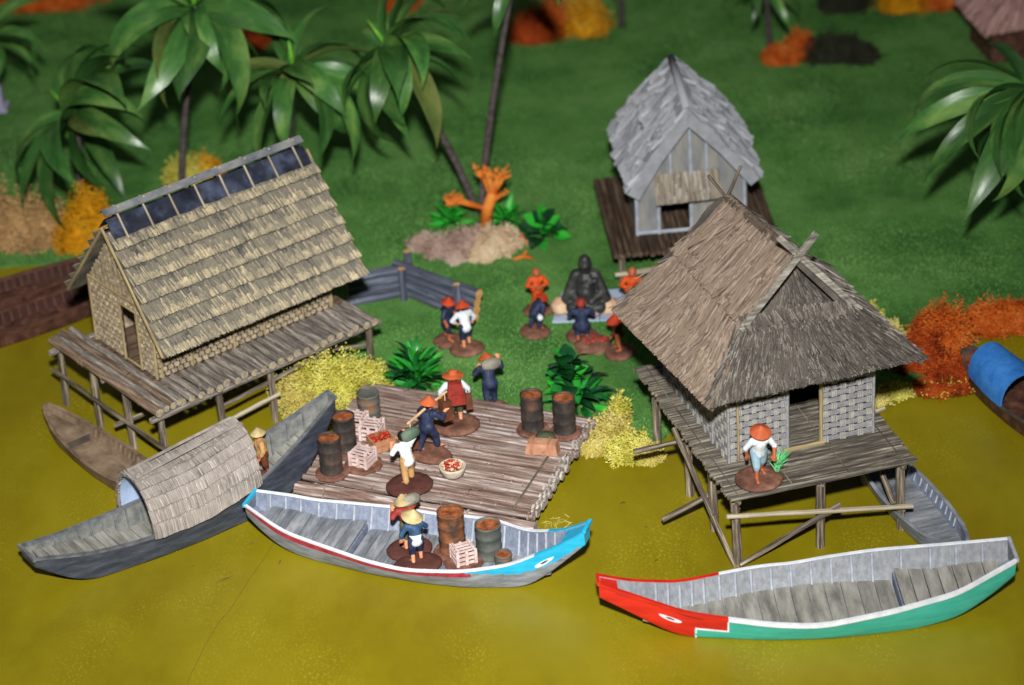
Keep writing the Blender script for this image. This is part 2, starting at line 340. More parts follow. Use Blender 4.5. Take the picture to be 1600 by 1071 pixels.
link('grass_ground', me, kind='structure')
def in_poly(x, y):
    inside = np.zeros(len(x), bool); px = np.array([p[0] for p in shore]); py = np.array([p[1] for p in shore]); j = len(px)-1
    for i in range(len(px)):
        cnd = ((py[i] > y) != (py[j] > y)) & (x < (px[j]-px[i])*(y-py[i])/(py[j]-py[i]+1e-12)+px[i]); inside ^= cnd; j = i
    return inside
def grass(n):
    y = 112+(178-112)*RNG.random(n)**1.25; hw = 9+y*.16; x = (RNG.random(n)*2-1)*hw
    k = in_poly(x, y); x, y = x[k], y[k]; n = len(x)
    a = RNG.random(n)*2*np.pi; h = .05+.075*RNG.random(n); wd = .02+.016*RNG.random(n); la = RNG.random(n)*2*np.pi; ll = h*RNG.random(n)*1.1
    v = np.empty((n, 3, 3)); dx, dy = np.cos(a)*wd, np.sin(a)*wd
    v[:, 0] = np.stack([x-dx, y-dy, np.full(n, GZ-.02)], 1); v[:, 1] = np.stack([x+dx, y+dy, np.full(n, GZ-.02)], 1)
    v[:, 2] = np.stack([x+np.cos(la)*ll, y+np.sin(la)*ll, GZ+h], 1)
    me = bpy.data.meshes.new('grass'); me.vertices.add(n*3); me.vertices.foreach_set('co', (v*S).ravel())
    me.loops.add(n*3); me.loops.foreach_set('vertex_index', np.arange(n*3, dtype=np.int32))
    me.polygons.add(n); me.polygons.foreach_set('loop_start', np.arange(0, n*3, 3, dtype=np.int32)); me.polygons.foreach_set('loop_total', np.full(n, 3, np.int32))
    me.materials.append(M['grass_fibre']); me.update(); me.validate()
    o = link('grass', me, kind='stuff'); tag(o, 'short green grass fibres covering the ground', 'grass')
grass(330000)

# ------------------------------------------------------------------ the long golden thatched house on stilts
def long_house():
    B = P(250, 630, 3.5); H = thing('stilt_house', 'long golden thatched stilt house with blue ridge and bamboo walkway', 'house', (B.x, B.y, 0), 37.4)
    Z = 3.5
    # walkway: logs across on the long side, logs along the gable on the porch
    u = .95
    while u < 11.9:
        r = random.uniform(.18, .205); log('bamboo_log', V(u, -.42+random.uniform(-.14, .08), Z-.2+random.uniform(-.03, .03)), V(u+random.uniform(-.04, .04), 1.9, Z-.2), r, 'bamboo', H, 'bamboo_end', n=12); u += .485
    for i, u in enumerate((-.42, .0, .4, .78)):
        log('bamboo_log', V(u, -.5+.12*random.random()-(.15 if i == 0 else 0), Z-.12), V(u, 8.8+random.uniform(-.2, .2), Z-.12), .2 if i == 0 else .175, 'bamboo_rust' if i % 2 == 0 else 'bamboo', H, 'bamboo_end', n=12)
    mb = MB(); mb.box((6.2, 4.6, Z-.25), (11.2, 5.6, .2)); mb.build('floor_board', 'deck_brown', H)
    # stilts, beams and braces
    for u, v in ((-.25, 8.3), (-.25, 5.4), (-.2, 2.7), (-.05, .05), (3.1, .05), (6.0, .1), (9.1, .05), (11.6, .05), (3.1, 4), (6.0, 4), (9.1, 4), (11.6, 4), (3.1, 8), (6.0, 8), (9.1, 8)):
        log('stilt', V(u+random.uniform(-.1, .1), v, -.05), V(u, v, Z-.3), .17, 'twig', H, 'bamboo_end')
    log('beam', V(-.7, -.2, Z-.56), V(12.2, -.1, Z-.56), .16, 'bamboo', H, 'bamboo_end')
    log('beam', V(-.85, 8.2, Z-.48), V(11.8, 8.2, Z-.48), .17, 'bamboo', H, 'bamboo_end')
    log('beam', V(-.5, 4.2, Z-.42), V(11.8, 4.2, Z-.42), .15, 'bamboo', H, 'bamboo_end')
    log('brace', V(-.42, 9.0, 1.7), V(-.40, -.9, 1.5), .10, 'twig', H, 'bamboo_end')
    log('brace', V(-.7, -.25, 1.0), V(6.2, -.2, 1.5), .11, 'twig_pale', H, 'bamboo_end')
    log('brace', V(-.8, 2.95, 1.4), V(4.5, 2.9, 1.2), .11, 'twig', H, 'bamboo_end')
    log('brace', V(3.3, .28, 1.8), V(9.3, .28, 2.3), .10, 'twig', H, 'bamboo_end')
    log('brace', V(5.9, 4.3, 1.2), V(11.9, .3, 1.7), .10, 'twig', H, 'bamboo_end')
    # walls
    def brickweave(q, bw, bh, name='woven_panel'):
        mb = MB(); n = qn(q); W_ = (q[1]-q[0]).length; H_ = (q[3]-q[0]).length; nr = max(1, round(H_/bh)); mb.hexa([p-n*.1 for p in q], [p-n*.03 for p in q], 1)
        for j in range(nr):
            x = -bw*(.5 if j % 2 else 0)
            while x < W_-.03:
                a, b = max(0, x+.045), min(W_, x+bw-.045); x += bw
                if b-a < .06: continue
                s4 = [bil(q, a/W_, (j+.14)/nr), bil(q, b/W_, (j+.14)/nr), bil(q, b/W_, (j+.86)/nr), bil(q, a/W_, (j+.86)/nr)]; mid = (s4[0]+s4[2])/2; h = random.uniform(.05, .09)
                mb.hexa([p-n*.04 for p in s4], [p+(mid-p)*.12+n*h for p in s4], 0)
        return mb.build(name, ['weave_tan', 'weave_back'], H, kind='stuff')
    u0, u1, v0, v1, wt, ap, vm = 1.15, 10.9, 1.85, 7.05, 6.9, 10.05, 4.45
    fr = lambda v, z: V(u0, v, z)
    d0, d1, dz = 3.1, 4.5, 6.45      # door opening in the gable wall
    for q, nu, nv in (([fr(v1, wt), fr(d1, wt), fr(d1, Z), fr(v1, Z)], 7, 13), ([fr(d0, wt), fr(v0, wt), fr(v0, Z), fr(d0, Z)], 4, 13), ([fr(d1, wt), fr(d0, wt), fr(d0, dz), fr(d1, dz)], 3, 3)):
        brickweave(q, .42, .29)
    # gable triangle of short weave rows
    mb = MB(); rows = 11
    for j in range(rows):
        za, zb = wt+(ap-wt)*j/rows, wt+(ap-wt)*(j+1)/rows; hw = (v1-v0)/2*(1-(j+.5)/rows)
        k = max(1, int(hw*2/.38)); off = .19 if j % 2 else 0
        for i in range(-1, k+1):
            a, b = vm-hw+i*.38+off, vm-hw+(i+1)*.38+off-.03; a, b = max(a, vm-hw), min(b, vm+hw)
            if b-a < .05: continue
            mb.box((u0, (a+b)/2, (za+zb)/2), (.08+.07*random.random(), b-a-.04, (zb-za)*.78), m=0)
    mb.add([(u0+.05, v0, wt), (u0+.05, v1, wt), (u0+.05, vm, ap)], [(0, 1, 2)], 1)
    mb.build('gable_panel', ['weave_tan', 'weave_back'], H, kind='stuff')
    brickweave([V(u0, v0, 6.9), V(u1, v0, 6.9), V(u1, v0, Z), V(u0, v0, Z)], .34, .27)
    mb = MB(); mb.box((u1, (v0+v1)/2, (Z+wt)/2), (.1, v1-v0, wt-Z)); mb.box(((u0+u1)/2, v1, (Z+wt)/2), (u1-u0-.1, .1, wt-Z)); mb.build('back_wall', 'weave_tan', H)
    T = lambda a, b, r=.07, m_='wood_trim': log('trim_stick', a, b, r, m_, H, n=6, knots=False)
    e = u0-.06
    T(V(e, v1, Z), V(e, v1, wt)); T(V(e, v0, Z), V(e, v0, wt-.2)); T(V(e, v1, wt), V(e, v0, wt)); T(V(e, d0, Z), V(e, d0, dz)); T(V(e, d1, Z), V(e, d1, wt)); T(V(e, d1, dz), V(e, d0, dz), .06)
    T(V(e, d0+.1, wt), V(e-.02, vm-.2, ap-.2)); T(V(e, d1, Z+.06), V(e, d0, Z+.06), .06)
    for u in (1.35, 3.0, 5.3, 7.0, 9.2, 10.8): T(V(u, v0-.06, Z), V(u, v0-.06, 6.3), .06)
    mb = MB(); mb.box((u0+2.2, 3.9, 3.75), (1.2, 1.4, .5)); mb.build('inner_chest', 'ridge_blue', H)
    # roof: seven tiers on either slope
    ru0, ru1 = .75, 12.0
    def slope(ve, ze, sgn):
        top = V(0, vm, 10.35); bot = V(0, ve, ze); n = V(0, -(top.z-ze)*sgn, abs(vm-ve)).normalized()
        q = lambda t: top.lerp(bot, t)
        for k in range(7):
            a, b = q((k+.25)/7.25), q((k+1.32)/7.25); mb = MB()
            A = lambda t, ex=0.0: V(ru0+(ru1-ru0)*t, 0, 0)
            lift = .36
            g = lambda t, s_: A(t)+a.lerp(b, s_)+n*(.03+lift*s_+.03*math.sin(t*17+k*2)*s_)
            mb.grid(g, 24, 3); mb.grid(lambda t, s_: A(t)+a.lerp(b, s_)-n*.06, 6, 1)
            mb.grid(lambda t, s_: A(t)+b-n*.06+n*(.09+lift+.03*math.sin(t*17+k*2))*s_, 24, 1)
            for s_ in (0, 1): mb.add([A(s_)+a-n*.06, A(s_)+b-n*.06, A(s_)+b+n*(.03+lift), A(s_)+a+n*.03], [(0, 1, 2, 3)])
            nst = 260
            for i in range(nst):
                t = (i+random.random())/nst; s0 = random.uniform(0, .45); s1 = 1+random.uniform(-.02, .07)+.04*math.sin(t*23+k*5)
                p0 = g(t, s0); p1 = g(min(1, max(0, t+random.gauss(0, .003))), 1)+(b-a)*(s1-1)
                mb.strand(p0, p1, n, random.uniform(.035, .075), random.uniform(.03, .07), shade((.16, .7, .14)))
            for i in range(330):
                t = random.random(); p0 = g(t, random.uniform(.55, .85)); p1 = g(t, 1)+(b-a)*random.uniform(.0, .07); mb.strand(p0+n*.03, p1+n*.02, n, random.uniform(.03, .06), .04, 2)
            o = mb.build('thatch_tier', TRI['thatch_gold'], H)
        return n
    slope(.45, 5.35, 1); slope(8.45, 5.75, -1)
    for ve, ze in ((.45, 5.35), (8.45, 5.75)):
        log('verge_stick', V(ru0-.05, ve, ze), V(ru0-.05, vm, 10.4), .07, 'wood_trim', H, n=6); log('verge_stick', V(ru1+.05, ve, ze), V(ru1+.05, vm, 10.4), .06, 'wood_trim', H, n=6)
    # dark blue ridge cloth held by forked sticks, with a rail on top
    mb = MB()
    for sgn, dv, dz_ in ((-1, .72, .72), (1, .72, .72)):
        q = [V(ru0+.15, vm+.06*sgn, 10.78), V(ru1-.25, vm+.06*sgn, 10.78), V(ru1-.25, vm+dv*sgn, 10.78-dz_), V(ru0+.15, vm+dv*sgn, 10.78-dz_)]
        mb.grid(lambda a, b: bil(q, a, b)+V(0, .03*sgn*math.sin(a*40), .02*math.sin(a*46)*b), 60, 4)
    mb.build('ridge_cloth', 'ridge_blue', H, True)
    for i in range(8):
        u = ru0+.75+(ru1-ru0-1.6)*i/7
        log('ridge_stick', V(u, vm-.92, 9.98), V(u, vm+.12, 11.25), .05, 'twig_pale', H, n=6, knots=False); log('ridge_stick', V(u+.1, vm+.92, 9.98), V(u+.1, vm-.12, 11.25), .05, 'twig_pale', H, n=6, knots=False)
    mb = MB(); q0, q1 = V(ru0+.05, vm, 11.05), V(ru1-.3, vm, 11.05)
    mb.box((q0+q1)/2+V(0, -.16, .10), (q1.x-q0.x, .06, .34), Matrix.Rotation(math.radians(-52), 3, 'X')); mb.box((q0+q1)/2+V(0, .14, .10), (q1.x-q0.x, .06, .34), Matrix.Rotation(math.radians(52), 3, 'X'))
    mb.build('ridge_rail', 'rail_blue', H)
long_house()

# ------------------------------------------------------------------ the grey hipped hut on the right
def hip_hut():
    B = P(1143, 779, 3.6); H = thing('stilt_house', 'brown and grey hipped thatch stilt hut with woven blue-grey walls', 'house', (B.x, B.y, 0), 15.6); Z = 3.6
    v = .08; i = 0
    while v < 11.8:                       # deck of thin bamboo laid along the front
        log('deck_cane', V(-.05+random.uniform(-.12, .08), v, Z-.11), V(8.3+random.uniform(-.1, .12), v+random.uniform(-.03, .03), Z-.11), .105 if i else .13, 'deck_bamboo' if False else 'bamboo_deck', H, 'bamboo_end', n=8, knots=False); v += .205; i += 1
    for u in (.35, 2.75, 5.3, 7.8): log('lashing', V(u, .0, Z+.0), V(u+.02, 11.6, Z+.0), .025, 'twig', H, n=5, knots=False)
    for u, v, du in ((.25, .3, .12), (4.1, .3, 0), (7.75, .35, .1), (.3, 3.2, .1), (.3, 6.2, .1), (.3, 10.2, 0), (7.8, 4.2, 0), (7.8, 9.0, 0), (4.1, 5.5, 0), (4.1, 10.2, 0)):
        log('stilt', V(u+du, v, -.05), V(u, v, Z-.42), .2, 'twig', H, 'bamboo_end')
    for u in (.3, 4.1, 7.8): log('beam', V(u, .05, Z-.33), V(u, 11.5, Z-.33), .13, 'twig', H)
    K = lambda a, b, r=.12, m_='twig': log('brace', a, b, r, m_, H, 'bamboo_end')
    K(V(.05, -.08, 2.95), V(8.35, -.1, 1.2)) if False else None
    K(V(-.25, .0, 2.75), V(8.2, -.02, 1.25), .11, 'twig_pale'); K(V(.35, .06, .15), V(4.9, .04, 2.1), .12)
    K(V(.15, .1, .1), V(-.15, 6.6, 3.3), .12); K(V(-1.9, 3.45, .9), V(.9, 3.4, 1.9), .13); K(V(-1.9, 7.0, 2.3), V(1.1, 6.6, 2.6), .12); K(V(7.6, .6, 1.2), V(7.6, 4.0, 3.2), .13)
    K(V(8.9, 4.6, Z-.2), V(7.4, 4.3, Z-.25), .09, 'twig_pale')
    x0, x1, y0, y1, wt = .9, 7.5, 2.68, 10.6, 7.35
    d0, d1, dz = 3.55, 5.1, 6.6
    F = lambda u, z: V(u, y0, z)
    for q, nu, nv in (([F(x0, wt), F(d0, wt), F(d0, Z), F(x0, Z)], 8, 12), ([F(d1, wt), F(x1, wt), F(x1, Z), F(d1, Z)], 6, 12)):
        weave(q, nu, nv, 3, .08).build('woven_panel', ['weave_blue', 'weave_navy', 'weave_pale'], H, kind='stuff')
    mb = MB(); mb.box(((d0+d1)/2, y0+.06, (dz+wt)/2), (d1-d0, .1, wt-dz)); mb.build('lintel', 'weave_navy', H)
    weave([V(x0, y1, wt), V(x0, y0, wt), V(x0, y0, Z), V(x0, y1, Z)], 22, 12, 3, .08).build('woven_panel', ['weave_blue', 'weave_navy', 'weave_pale'], H, kind='stuff')
    mb = MB(); mb.box((x1-.06, (y0+y1)/2, (Z+wt)/2), (.1, y1-y0-.2, wt-Z)); mb.box(((x0+x1)/2, y1, (Z+wt)/2), (x1-x0, .1, wt-Z)); mb.build('back_wall', 'weave_blue', H)
    T = lambda a, b, r=.075, m_='weave_blue': log('trim_stick', a, b, r, m_, H, n=6, knots=False)
    f = y0-.06
    T(V(x0+.42, f, Z), V(x0+.42, f, wt), .07, 'wood_trim'); T(V(x0, f, Z), V(x0, f, wt)); T(V(x1, f, Z), V(x1, f, wt)); T(V(d0, f, Z), V(d0, f, wt), .09); T(V(d1, f, Z), V(d1, f, wt), .09, 'wood_trim'); T(V(d0-.2, f-.05, Z+.07), V(d1+.1, f-.05, Z+.07), .10, 'wood_trim')
    for v in (4.4, 6.2, 8.2, 10.4): T(V(x0-.06, v, Z), V(x0-.06, v, wt), .08)
    # roof
    a0, a1 = V(3.95, 2.55, 13.0), V(3.95, 10.6, 11.95)
    gl, gr = V(1.4, 2.25, 10.3), V(6.45, 2.25, 10.05); fl, frr = V(-.6, 1.0, 7.55), V(9.15, 1.0, 7.75); bl, br = V(-1.15, 11.6, 6.85), V(9.1, 11.4, 7.0)
    mb = MB(); th = 'thatch_panel'
    q = [a1, a0, gl, bil([a1, V(3.95, 10.6, 11.95), bl, bl], 0, .52)]
    ml = bl.lerp(a1, .52)
    thatch(mb, [a1, a0, gl, ml], 9, 210, 1.3, .042, .05, 1, .3); thatch(mb, [ml, gl, fl, bl], 10, 240, 1.2, .042, .05, 1, .3, .12, .06)
    mb.build(th, TRI['thatch_brown'], H)
    mb = MB(); thatch(mb, [gl+V(.12, -.1, .32), gr+V(-.12, -.1, .32), frr, fl], 10, 210, .95, .045, .06, 1.0, .3, .1, .09); mb.build(th, TRI['thatch_grey'], H)
    mr = br.lerp(a1, .52)
    mb = MB(); thatch(mb, [a0, a1, mr, gr], 5, 60, 1.4, .07, .06, .9, .3); thatch(mb, [gr, mr, br, frr], 5, 70, 1.4, .07, .06, .9, .3, .12); mb.build(th, TRI['thatch_grey'], H)
    mb = MB(); thatch(mb, [mr, ml, bl, br], 5, 60, 1.3, .07, .06, .9, .3); thatch(mb, [a1+V(.3, 0, 0), a1-V(.3, 0, 0), ml, mr], 4, 40, 1.3, .07, .06, .9, .25); mb.build(th, TRI['thatch_grey'], H)
    ga = a0+V(0, .85, -.45)
    mb = MB(); thatch(mb, [ga-V(.25, 0, 0), ga+V(.25, 0, 0), gr+V(.1, .8, -.6), gl+V(-.1, .8, -.6)], 8, 130, .8, .04, .05, .9, .2); mb.build('gable_thatch', TRI['thatch_grey'], H)
    mb = MB(); mb.tube([a0+V(0, .1, -.06), a0.lerp(a1, .5)+V(0, 0, -.05), a1+V(0, 0, -.08)], [.2, .22, .2], 8)
    for i in range(260):
        p = a0.lerp(a1, random.random()); sg = random.choice((-1, 1)); mb.strand(p+V(random.uniform(-.05, .05), 0, .14), p+V(sg*random.uniform(.4, .7), random.gauss(0, .06), -random.uniform(.45, .8)), V(sg*.75, 0, .65), .05, .06, shade())
    mb.build('ridge_thatch', TRI['thatch_brown'], H)
    for p, q_ in ((fl, gl), (frr, gr)):   # bundled hips
        mb = MB()
        for i in range(70):
            t = random.random()*.8; a = p.lerp(q_, t+.25 if t < .75 else 1)+V(random.gauss(0, .12), random.gauss(0, .08), .05); b = p.lerp(q_, t)+V(random.gauss(0, .16), random.gauss(0, .1), .04)
            mb.strand(a, b, V(-.3, -.6, .7).normalized(), .07, .07, shade())
        mb.build('hip_thatch', TRI['thatch_grey'], H)
    mb = MB()
    for i in range(420): p = gl.lerp(gr, random.random())+V(0, -.12, .36+random.uniform(-.05, .1)); mb.strand(p+V(random.gauss(0, .05), random.uniform(.1, .3), random.uniform(-.02, .12)), p+V(random.gauss(0, .06), -random.uniform(.15, .4), -random.uniform(.2, .55)), V(0, -.6, .8), random.uniform(.04, .08), .08, shade((.25, .35, .4)))
    mb.build('thatch_lip', TRI['thatch_grey'], H)
    # crossed gable boards, plain sticks at the back
    for p, sg in ((gl, 1), (gr, -1)):
        d = (a0-p); e = p+d*1.32+V(0, -.35 if sg > 0 else -.2, .1); s0 = p+V(-.15*sg, -.32 if sg > 0 else -.2, .05)
        mb = MB(); dd = (e-s0); L = dd.length; ex = dd.normalized(); ey = V(0, 1, 0); ez = ex.cross(ey).normalized(); ey = ez.cross(ex); R_ = Matrix((ex, ey, ez)).transposed()
        for k in (-1, 1): mb.box((s0+e)/2+ez*.07*k, (L, .14, .13), R_)
        mb.build('gable_board', 'board_pale', H)
    for p, l in ((V(-.75, .0, 1.0), 1), (V(.65, .1, 1.1), 1)): log('finial_stick', a1+V(0, -.1, -.1)-p*.3, a1+V(0, -.1, .1)+p*1.1, .075, 'twig', H, n=6)
mat('bamboo_deck', [c(44, 40, 36), c(88, 82, 73), c(152, 144, 128)], 1.3, AZ, .65, .02, 5, rnd=.2)
hip_hut()

# ------------------------------------------------------------------ the pale hut standing on the grass behind
def pale_hut():
    W = P(996, 367, 1.9); H = thing('stilt_house', 'small grey-white thatched hut on a low log platform on the lawn', 'house', (W.x, W.y, 0), 3.6); Z = 1.9
    u = -1.3
    while u < 7.0: log('platform_log', V(u, -1.9+random.uniform(-.08, .08), Z-.14), V(u-.0, 6.7, Z-.14), .15, 'bamboo_dark', H, n=8); u += .3
    for u in (-1.0, 2.9, 6.6):
        for v in (-1.5, 2.2, 6.2): log('stilt', V(u, v, GZ-.1), V(u, v, Z-.28), .17, 'twig', H)
    log('brace', V(-1.4, -1.9, .75), V(3.4, -1.85, 1.0), .13, 'twig_pale', H)
    w_, wt, ap, dp = 5.42, 4.9, 8.6, 4.6
    mb = MB(); d0, d1, dz = 1.1, 2.72, 4.0
    for a, b, z0, z1 in ((0, d0, Z, wt), (d1, w_, Z, wt), (d0, d1, dz, wt)): mb.box(((a+b)/2, .05, (z0+z1)/2), (b-a, .1, z1-z0))
    mb.add([V(0, .0, wt), V(w_, .0, wt), V(2.65, .0, ap), V(0, .1, wt), V(w_, .1, wt), V(2.65, .1, ap)], [(0, 1, 2), (5, 4, 3), (0, 2, 5, 3), (1, 4, 5, 2)])
    mb.build('front_wall', 'wall_grey', H)
    mb = MB(); mb.box((.05, dp/2+.1, (Z+wt)/2), (.1, dp-.1, wt-Z)); mb.box((w_-.05, dp/2+.1, (Z+wt)/2), (.1, dp-.1, wt-Z)); mb.box((w_/2, dp+.1, (Z+wt)/2), (w_, .1, wt-Z)); mb.build('side_wall', 'wall_grey', H)
    for a, b in (((0, Z), (0, wt)), ((w_, Z), (w_, wt)), ((d0, Z), (d0, dz)), ((d1, Z), (d1, dz)), ((0, Z+.1), (w_, Z+.1)), ((1.75, wt-.1), (1.75, 7.0)), ((2.75, wt-.1), (2.75, 8.2)), ((3.55, wt-.1), (3.55, 7.3))):
        log('wall_post', V(a[0], -.07, a[1]), V(b[0], -.07, b[1]), .1, 'frame_pale', H, n=6, knots=False)
    mb = MB(); thatch(mb, [V(.95, -.08, 5.15), V(4.15, -.08, 5.25), V(4.2, -.85, 3.95), V(.9, -.85, 3.85)], 3, 36, 1.0, .12, .06, .6, .2); mb.build('awning', TRI['thatch_awning'], H)
    A0, A1 = V(2.55, -.75, 9.0), V(2.55, dp+.3, 9.35); L0, L1, R0, R1 = V(-.5, -.65, 4.5), V(-.75, dp+1.0, 5.1), V(6.2, -.7, 4.85), V(6.2, dp+.8, 5.2)
    for q in ([A1, A0, L0, L1], [A0, A1, R1, R0]):
        mb = MB(); n = qn(q); m1 = q[3].lerp(q[0], .45)+n*.14; m2 = q[2].lerp(q[1], .45)+n*.14
        thatch(mb, [q[0], q[1], m2, m1], 5, 24, 1.1, .45, .1, .7, .7); thatch(mb, [m1, m2, q[2], q[3]], 5, 24, 1.1, .45, .1, .7, .7); mb.build('thatch_panel', TRI['thatch_pale'], H)
    mb = MB(); mb.tube([A0+V(0, .1, -.12), A0.lerp(A1, .5)+V(0, 0, -.08), A1-V(0, .1, .12)], [.2, .22, .2], 8); mb.build('ridge_roll', 'thatch_pale_mid', H, True)
mat('bamboo_dark', [c(44, 34, 28), c(78, 62, 50), c(116, 98, 80)], 1.0, AZ, .7, .02, 5, rnd=.2)
pale_hut()

def far_hut():
    W = P(1545, 103, GZ); H = thing('hut', 'pink roofed hut at the right edge of the lawn', 'hut', (W.x, W.y, 0), 10)
    mb = MB(); mb.box((2.3, 2, GZ+1.2), (4.2, 3.6, 2.4)); mb.build('wall', 'boat_redbrown', H)
    mb = MB(); q = [V(2.3, .6, 5.6), V(2.4, .6, 5.6), V(5.2, -.6, 2.4), V(-.6, -.6, 2.3)]; thatch(mb, q, 4, 30, 1.2, .2, .06, .6, .3)
    q2 = [V(2.3, 3.4, 5.6), V(2.3, .6, 5.6), V(-.6, -.6, 2.3), V(-.6, 4.6, 2.3)]; thatch(mb, q2, 4, 30, 1.2, .2, .06, .6, .3)
    q3 = [V(2.4, .6, 5.6), V(2.4, 3.4, 5.6), V(5.2, 4.6, 2.3), V(5.2, -.6, 2.4)]; thatch(mb, q3, 4, 30, 1.2, .2, .06, .6, .3); mb.build('roof', TRI['roof_pink'], H)
far_hut()
W = P(-14, 172, GZ); mb = MB(); mb.box((0, 0, 1.6), (1.6, .8, 3.2), taper=.9); mb.box((0, 0, .12), (2.0, 1.1, .3))
o = mb.build('stone_slab', 'lilac', loc=(W.x, W.y, GZ-.02)); tag(o, 'pale lilac upright slab cut off by the left edge', 'slab')

# ------------------------------------------------------------------ boats
def interp(x, xs, ys): return float(np.interp(x, xs, ys))
def smooth_interp(xs, ys):
    g = np.linspace(0, 1, 201); y = np.interp(g, xs, ys); k = np.ones(15)/15
    yp = np.concatenate([2*y[0]-y[7:0:-1], y, 2*y[-1]-y[-2:-9:-1]]); ys2 = np.convolve(yp, k, 'valid')
    return lambda t: float(np.interp(t, g, ys2))
class Boat:
    def __init__(s, label, stern, bow, hw, rz, bz, kb=.72, th=.12, cat='boat', group=None, name='wooden_boat', floor=.32):
        A, B = P(*stern), P(*bow); d = B-A; s.L = math.hypot(d.x, d.y); s.ang = math.degrees(math.atan2(d.y, d.x))
        s.hw, s.rz, s.bz = smooth_interp(*hw), smooth_interp(*rz), smooth_interp(*bz); s.kb, s.th, s.fz = kb, th, floor
        s.o = thing(name, label, cat, (A.x, A.y, 0), s.ang, group)
    def sec(s, t, w, side, off=0.0):          # point of the side wall, w=0 at the chine, 1 at the rim
        hw, rz, bz = s.hw(t)-off, s.rz(t), max(.01, s.bz(t))+off; hb = hw*s.kb
        return V(t*s.L, side*(hb+(hw-hb)*w**.75), bz+(rz-bz)*w**1.15)
    def ring(s, t, v, off):
        q = 2*v-1; a = abs(q); sd = 1 if q >= 0 else -1
        if a > .5: return s.sec(t, (a-.5)/.5, sd, off)
        p = s.sec(t, 0, sd, off); return V(p.x, p.y*a/.5, p.z)
    def hull(s, mats, fn=lambda t, v: 0, inner='boat_inner', t0=0.0, t1=1.0):
        mb = MB(); mb.grid(lambda u, v: s.ring(u, v, 0), 140, 56, fn)
        for e in (0, 1):
            k = [s.ring(e, j/24, 0) for j in range(25)]; mb.add(k, [tuple(range(25))], fn(e, .5))
        s.h = mb.build('hull', mats, s.o, True)
        mb = MB(); mb.grid(lambda u, v: s.ring(.003+u*.994, v, s.th), 60, 20); 
        for e in (.003, .997): mb.add([s.ring(e, j/20, s.th) for j in range(21)], [tuple(range(21))])
        mb.build('hull_lining', inner, s.o, True)
    def gunwale(s, mats, fn=lambda t: 0, wd=.11, h=.06, ends=True, endm=0):
        for sd in (-1, 1):
            mb = MB(); k = 60; pr = None
            for i in range(k+1):
                t = i/k; p = s.sec(t, 1, sd); q = [p+V(0, sd*.03, -h), p+V(0, sd*.05, .03), p+V(0, -sd*wd, .03), p+V(0, -sd*wd, -h)]
                if pr: mb.hexa(pr, q, fn((i-.5)/k))
                pr = q
            mb.build('gunwale', mats, s.o)
        if ends:
            for e in (0, 1):
                a, b = s.sec(e, 1, -1), s.sec(e, 1, 1); mb = MB(); c_ = (a+b)/2; mb.box(c_+V(.02 if e else -.02, 0, -.02), (.14, (b-a).length+.06, .16)); mb.build('end_board', endm if isinstance(endm, str) else endm[e], s.o)
    def half(s, t, z):
        rz, bz = s.rz(t), max(.01, s.bz(t)); w_ = min(1, max(0, (z-bz)/(rz-bz)))**(1/1.15); hw = s.hw(t); return hw*s.kb+(hw-hw*s.kb)*w_**.75-s.th-.01
    def planks(s, t0, t1, n, zf, mt, riser=None, thick=.07, rm='boat_inner'):
        for i in range(n):
            a, b = t0+(t1-t0)*i/n+.001, t0+(t1-t0)*(i+1)/n-.0014; za, zb = zf(a), zf(b); ha, hb = s.half(a, za), s.half(b, zb)
            if min(ha, hb) < .05: continue
            x0, x1 = a*s.L, b*s.L; mb = MB(); j = random.uniform(-.012, .012); th = thick
            mb.hexa([(x0, -ha, za-th), (x1, -hb, zb-th), (x1, hb, zb-th), (x0, ha, za-th)], [(x0, -ha, za+j), (x1, -hb, zb+j), (x1, hb, zb+j), (x0, ha, za+j)]); mb.build('plank', mt, s.o)
        if riser:
            t, zt, zb_ = riser; h = s.half(t, zb_); mb = MB(); mb.box((t*s.L, 0, (zt+zb_)/2-.04), (.06, 2*h, zt-zb_)); mb.build('riser', rm, s.o)
    def ribs(s, ts, mt, w0=.12, r=.05):
        for t in ts:
            for sd in (-1, 1):
                mb = MB(); pts = [s.sec(t, w_, sd, s.th+.01) for w_ in np.linspace(w0, .97, 6)]; mb.tube(pts, r, 5); mb.build('rib', mt, s.o)
    def patch(s, name, pts, sd, mt, off=.02):
        n = len(pts); P2 = [s.sec(t, w_, sd)+V(0, sd*off, -.004) for t, w_ in pts]; B2 = [p-V(0, sd*off*1.6, 0) for p in P2]; mb = MB(); mb.add(P2+B2, [tuple(range(n))]+[(i, (i+1) % n, n+(i+1) % n, n+i) for i in range(n)]); return mb.build(name, mt, s.o)
    def eye(s, t, w_, a, b, sd):
        ell = [(t+a*math.cos(k), w_+b*math.sin(k)*(1 if math.sin(k) < 0 else .6)) for k in np.linspace(0, 2*math.pi, 17)[:-1]]; s.patch('painted_eye', ell, sd, 'white_paint', .02)
        s.patch('pupil', [(t+a*.4*math.cos(k), w_+b*.3*math.sin(k)) for k in np.linspace(0, 2*math.pi, 11)[:-1]], sd, 'hair', .03)
    def foredeck(s, t0, mt, drop=.04):
        mb = MB(); top = []; 
        for t in (t0, (t0+1)/2, .995):
            for sd in (-1, 1): p = s.sec(t, 1, sd, .02); top.append(p-V(0, 0, drop))
        mb.add(top+[p-V(0, 0, .1) for p in top], [(0, 2, 3, 1), (2, 4, 5, 3), (6, 7, 9, 8), (8, 9, 11, 10), (0, 1, 7, 6), (4, 10, 11, 5), (0, 6, 8, 2), (2, 8, 10, 4), (1, 3, 9, 7), (3, 5, 11, 9)]); mb.build('foredeck', mt, s.o)

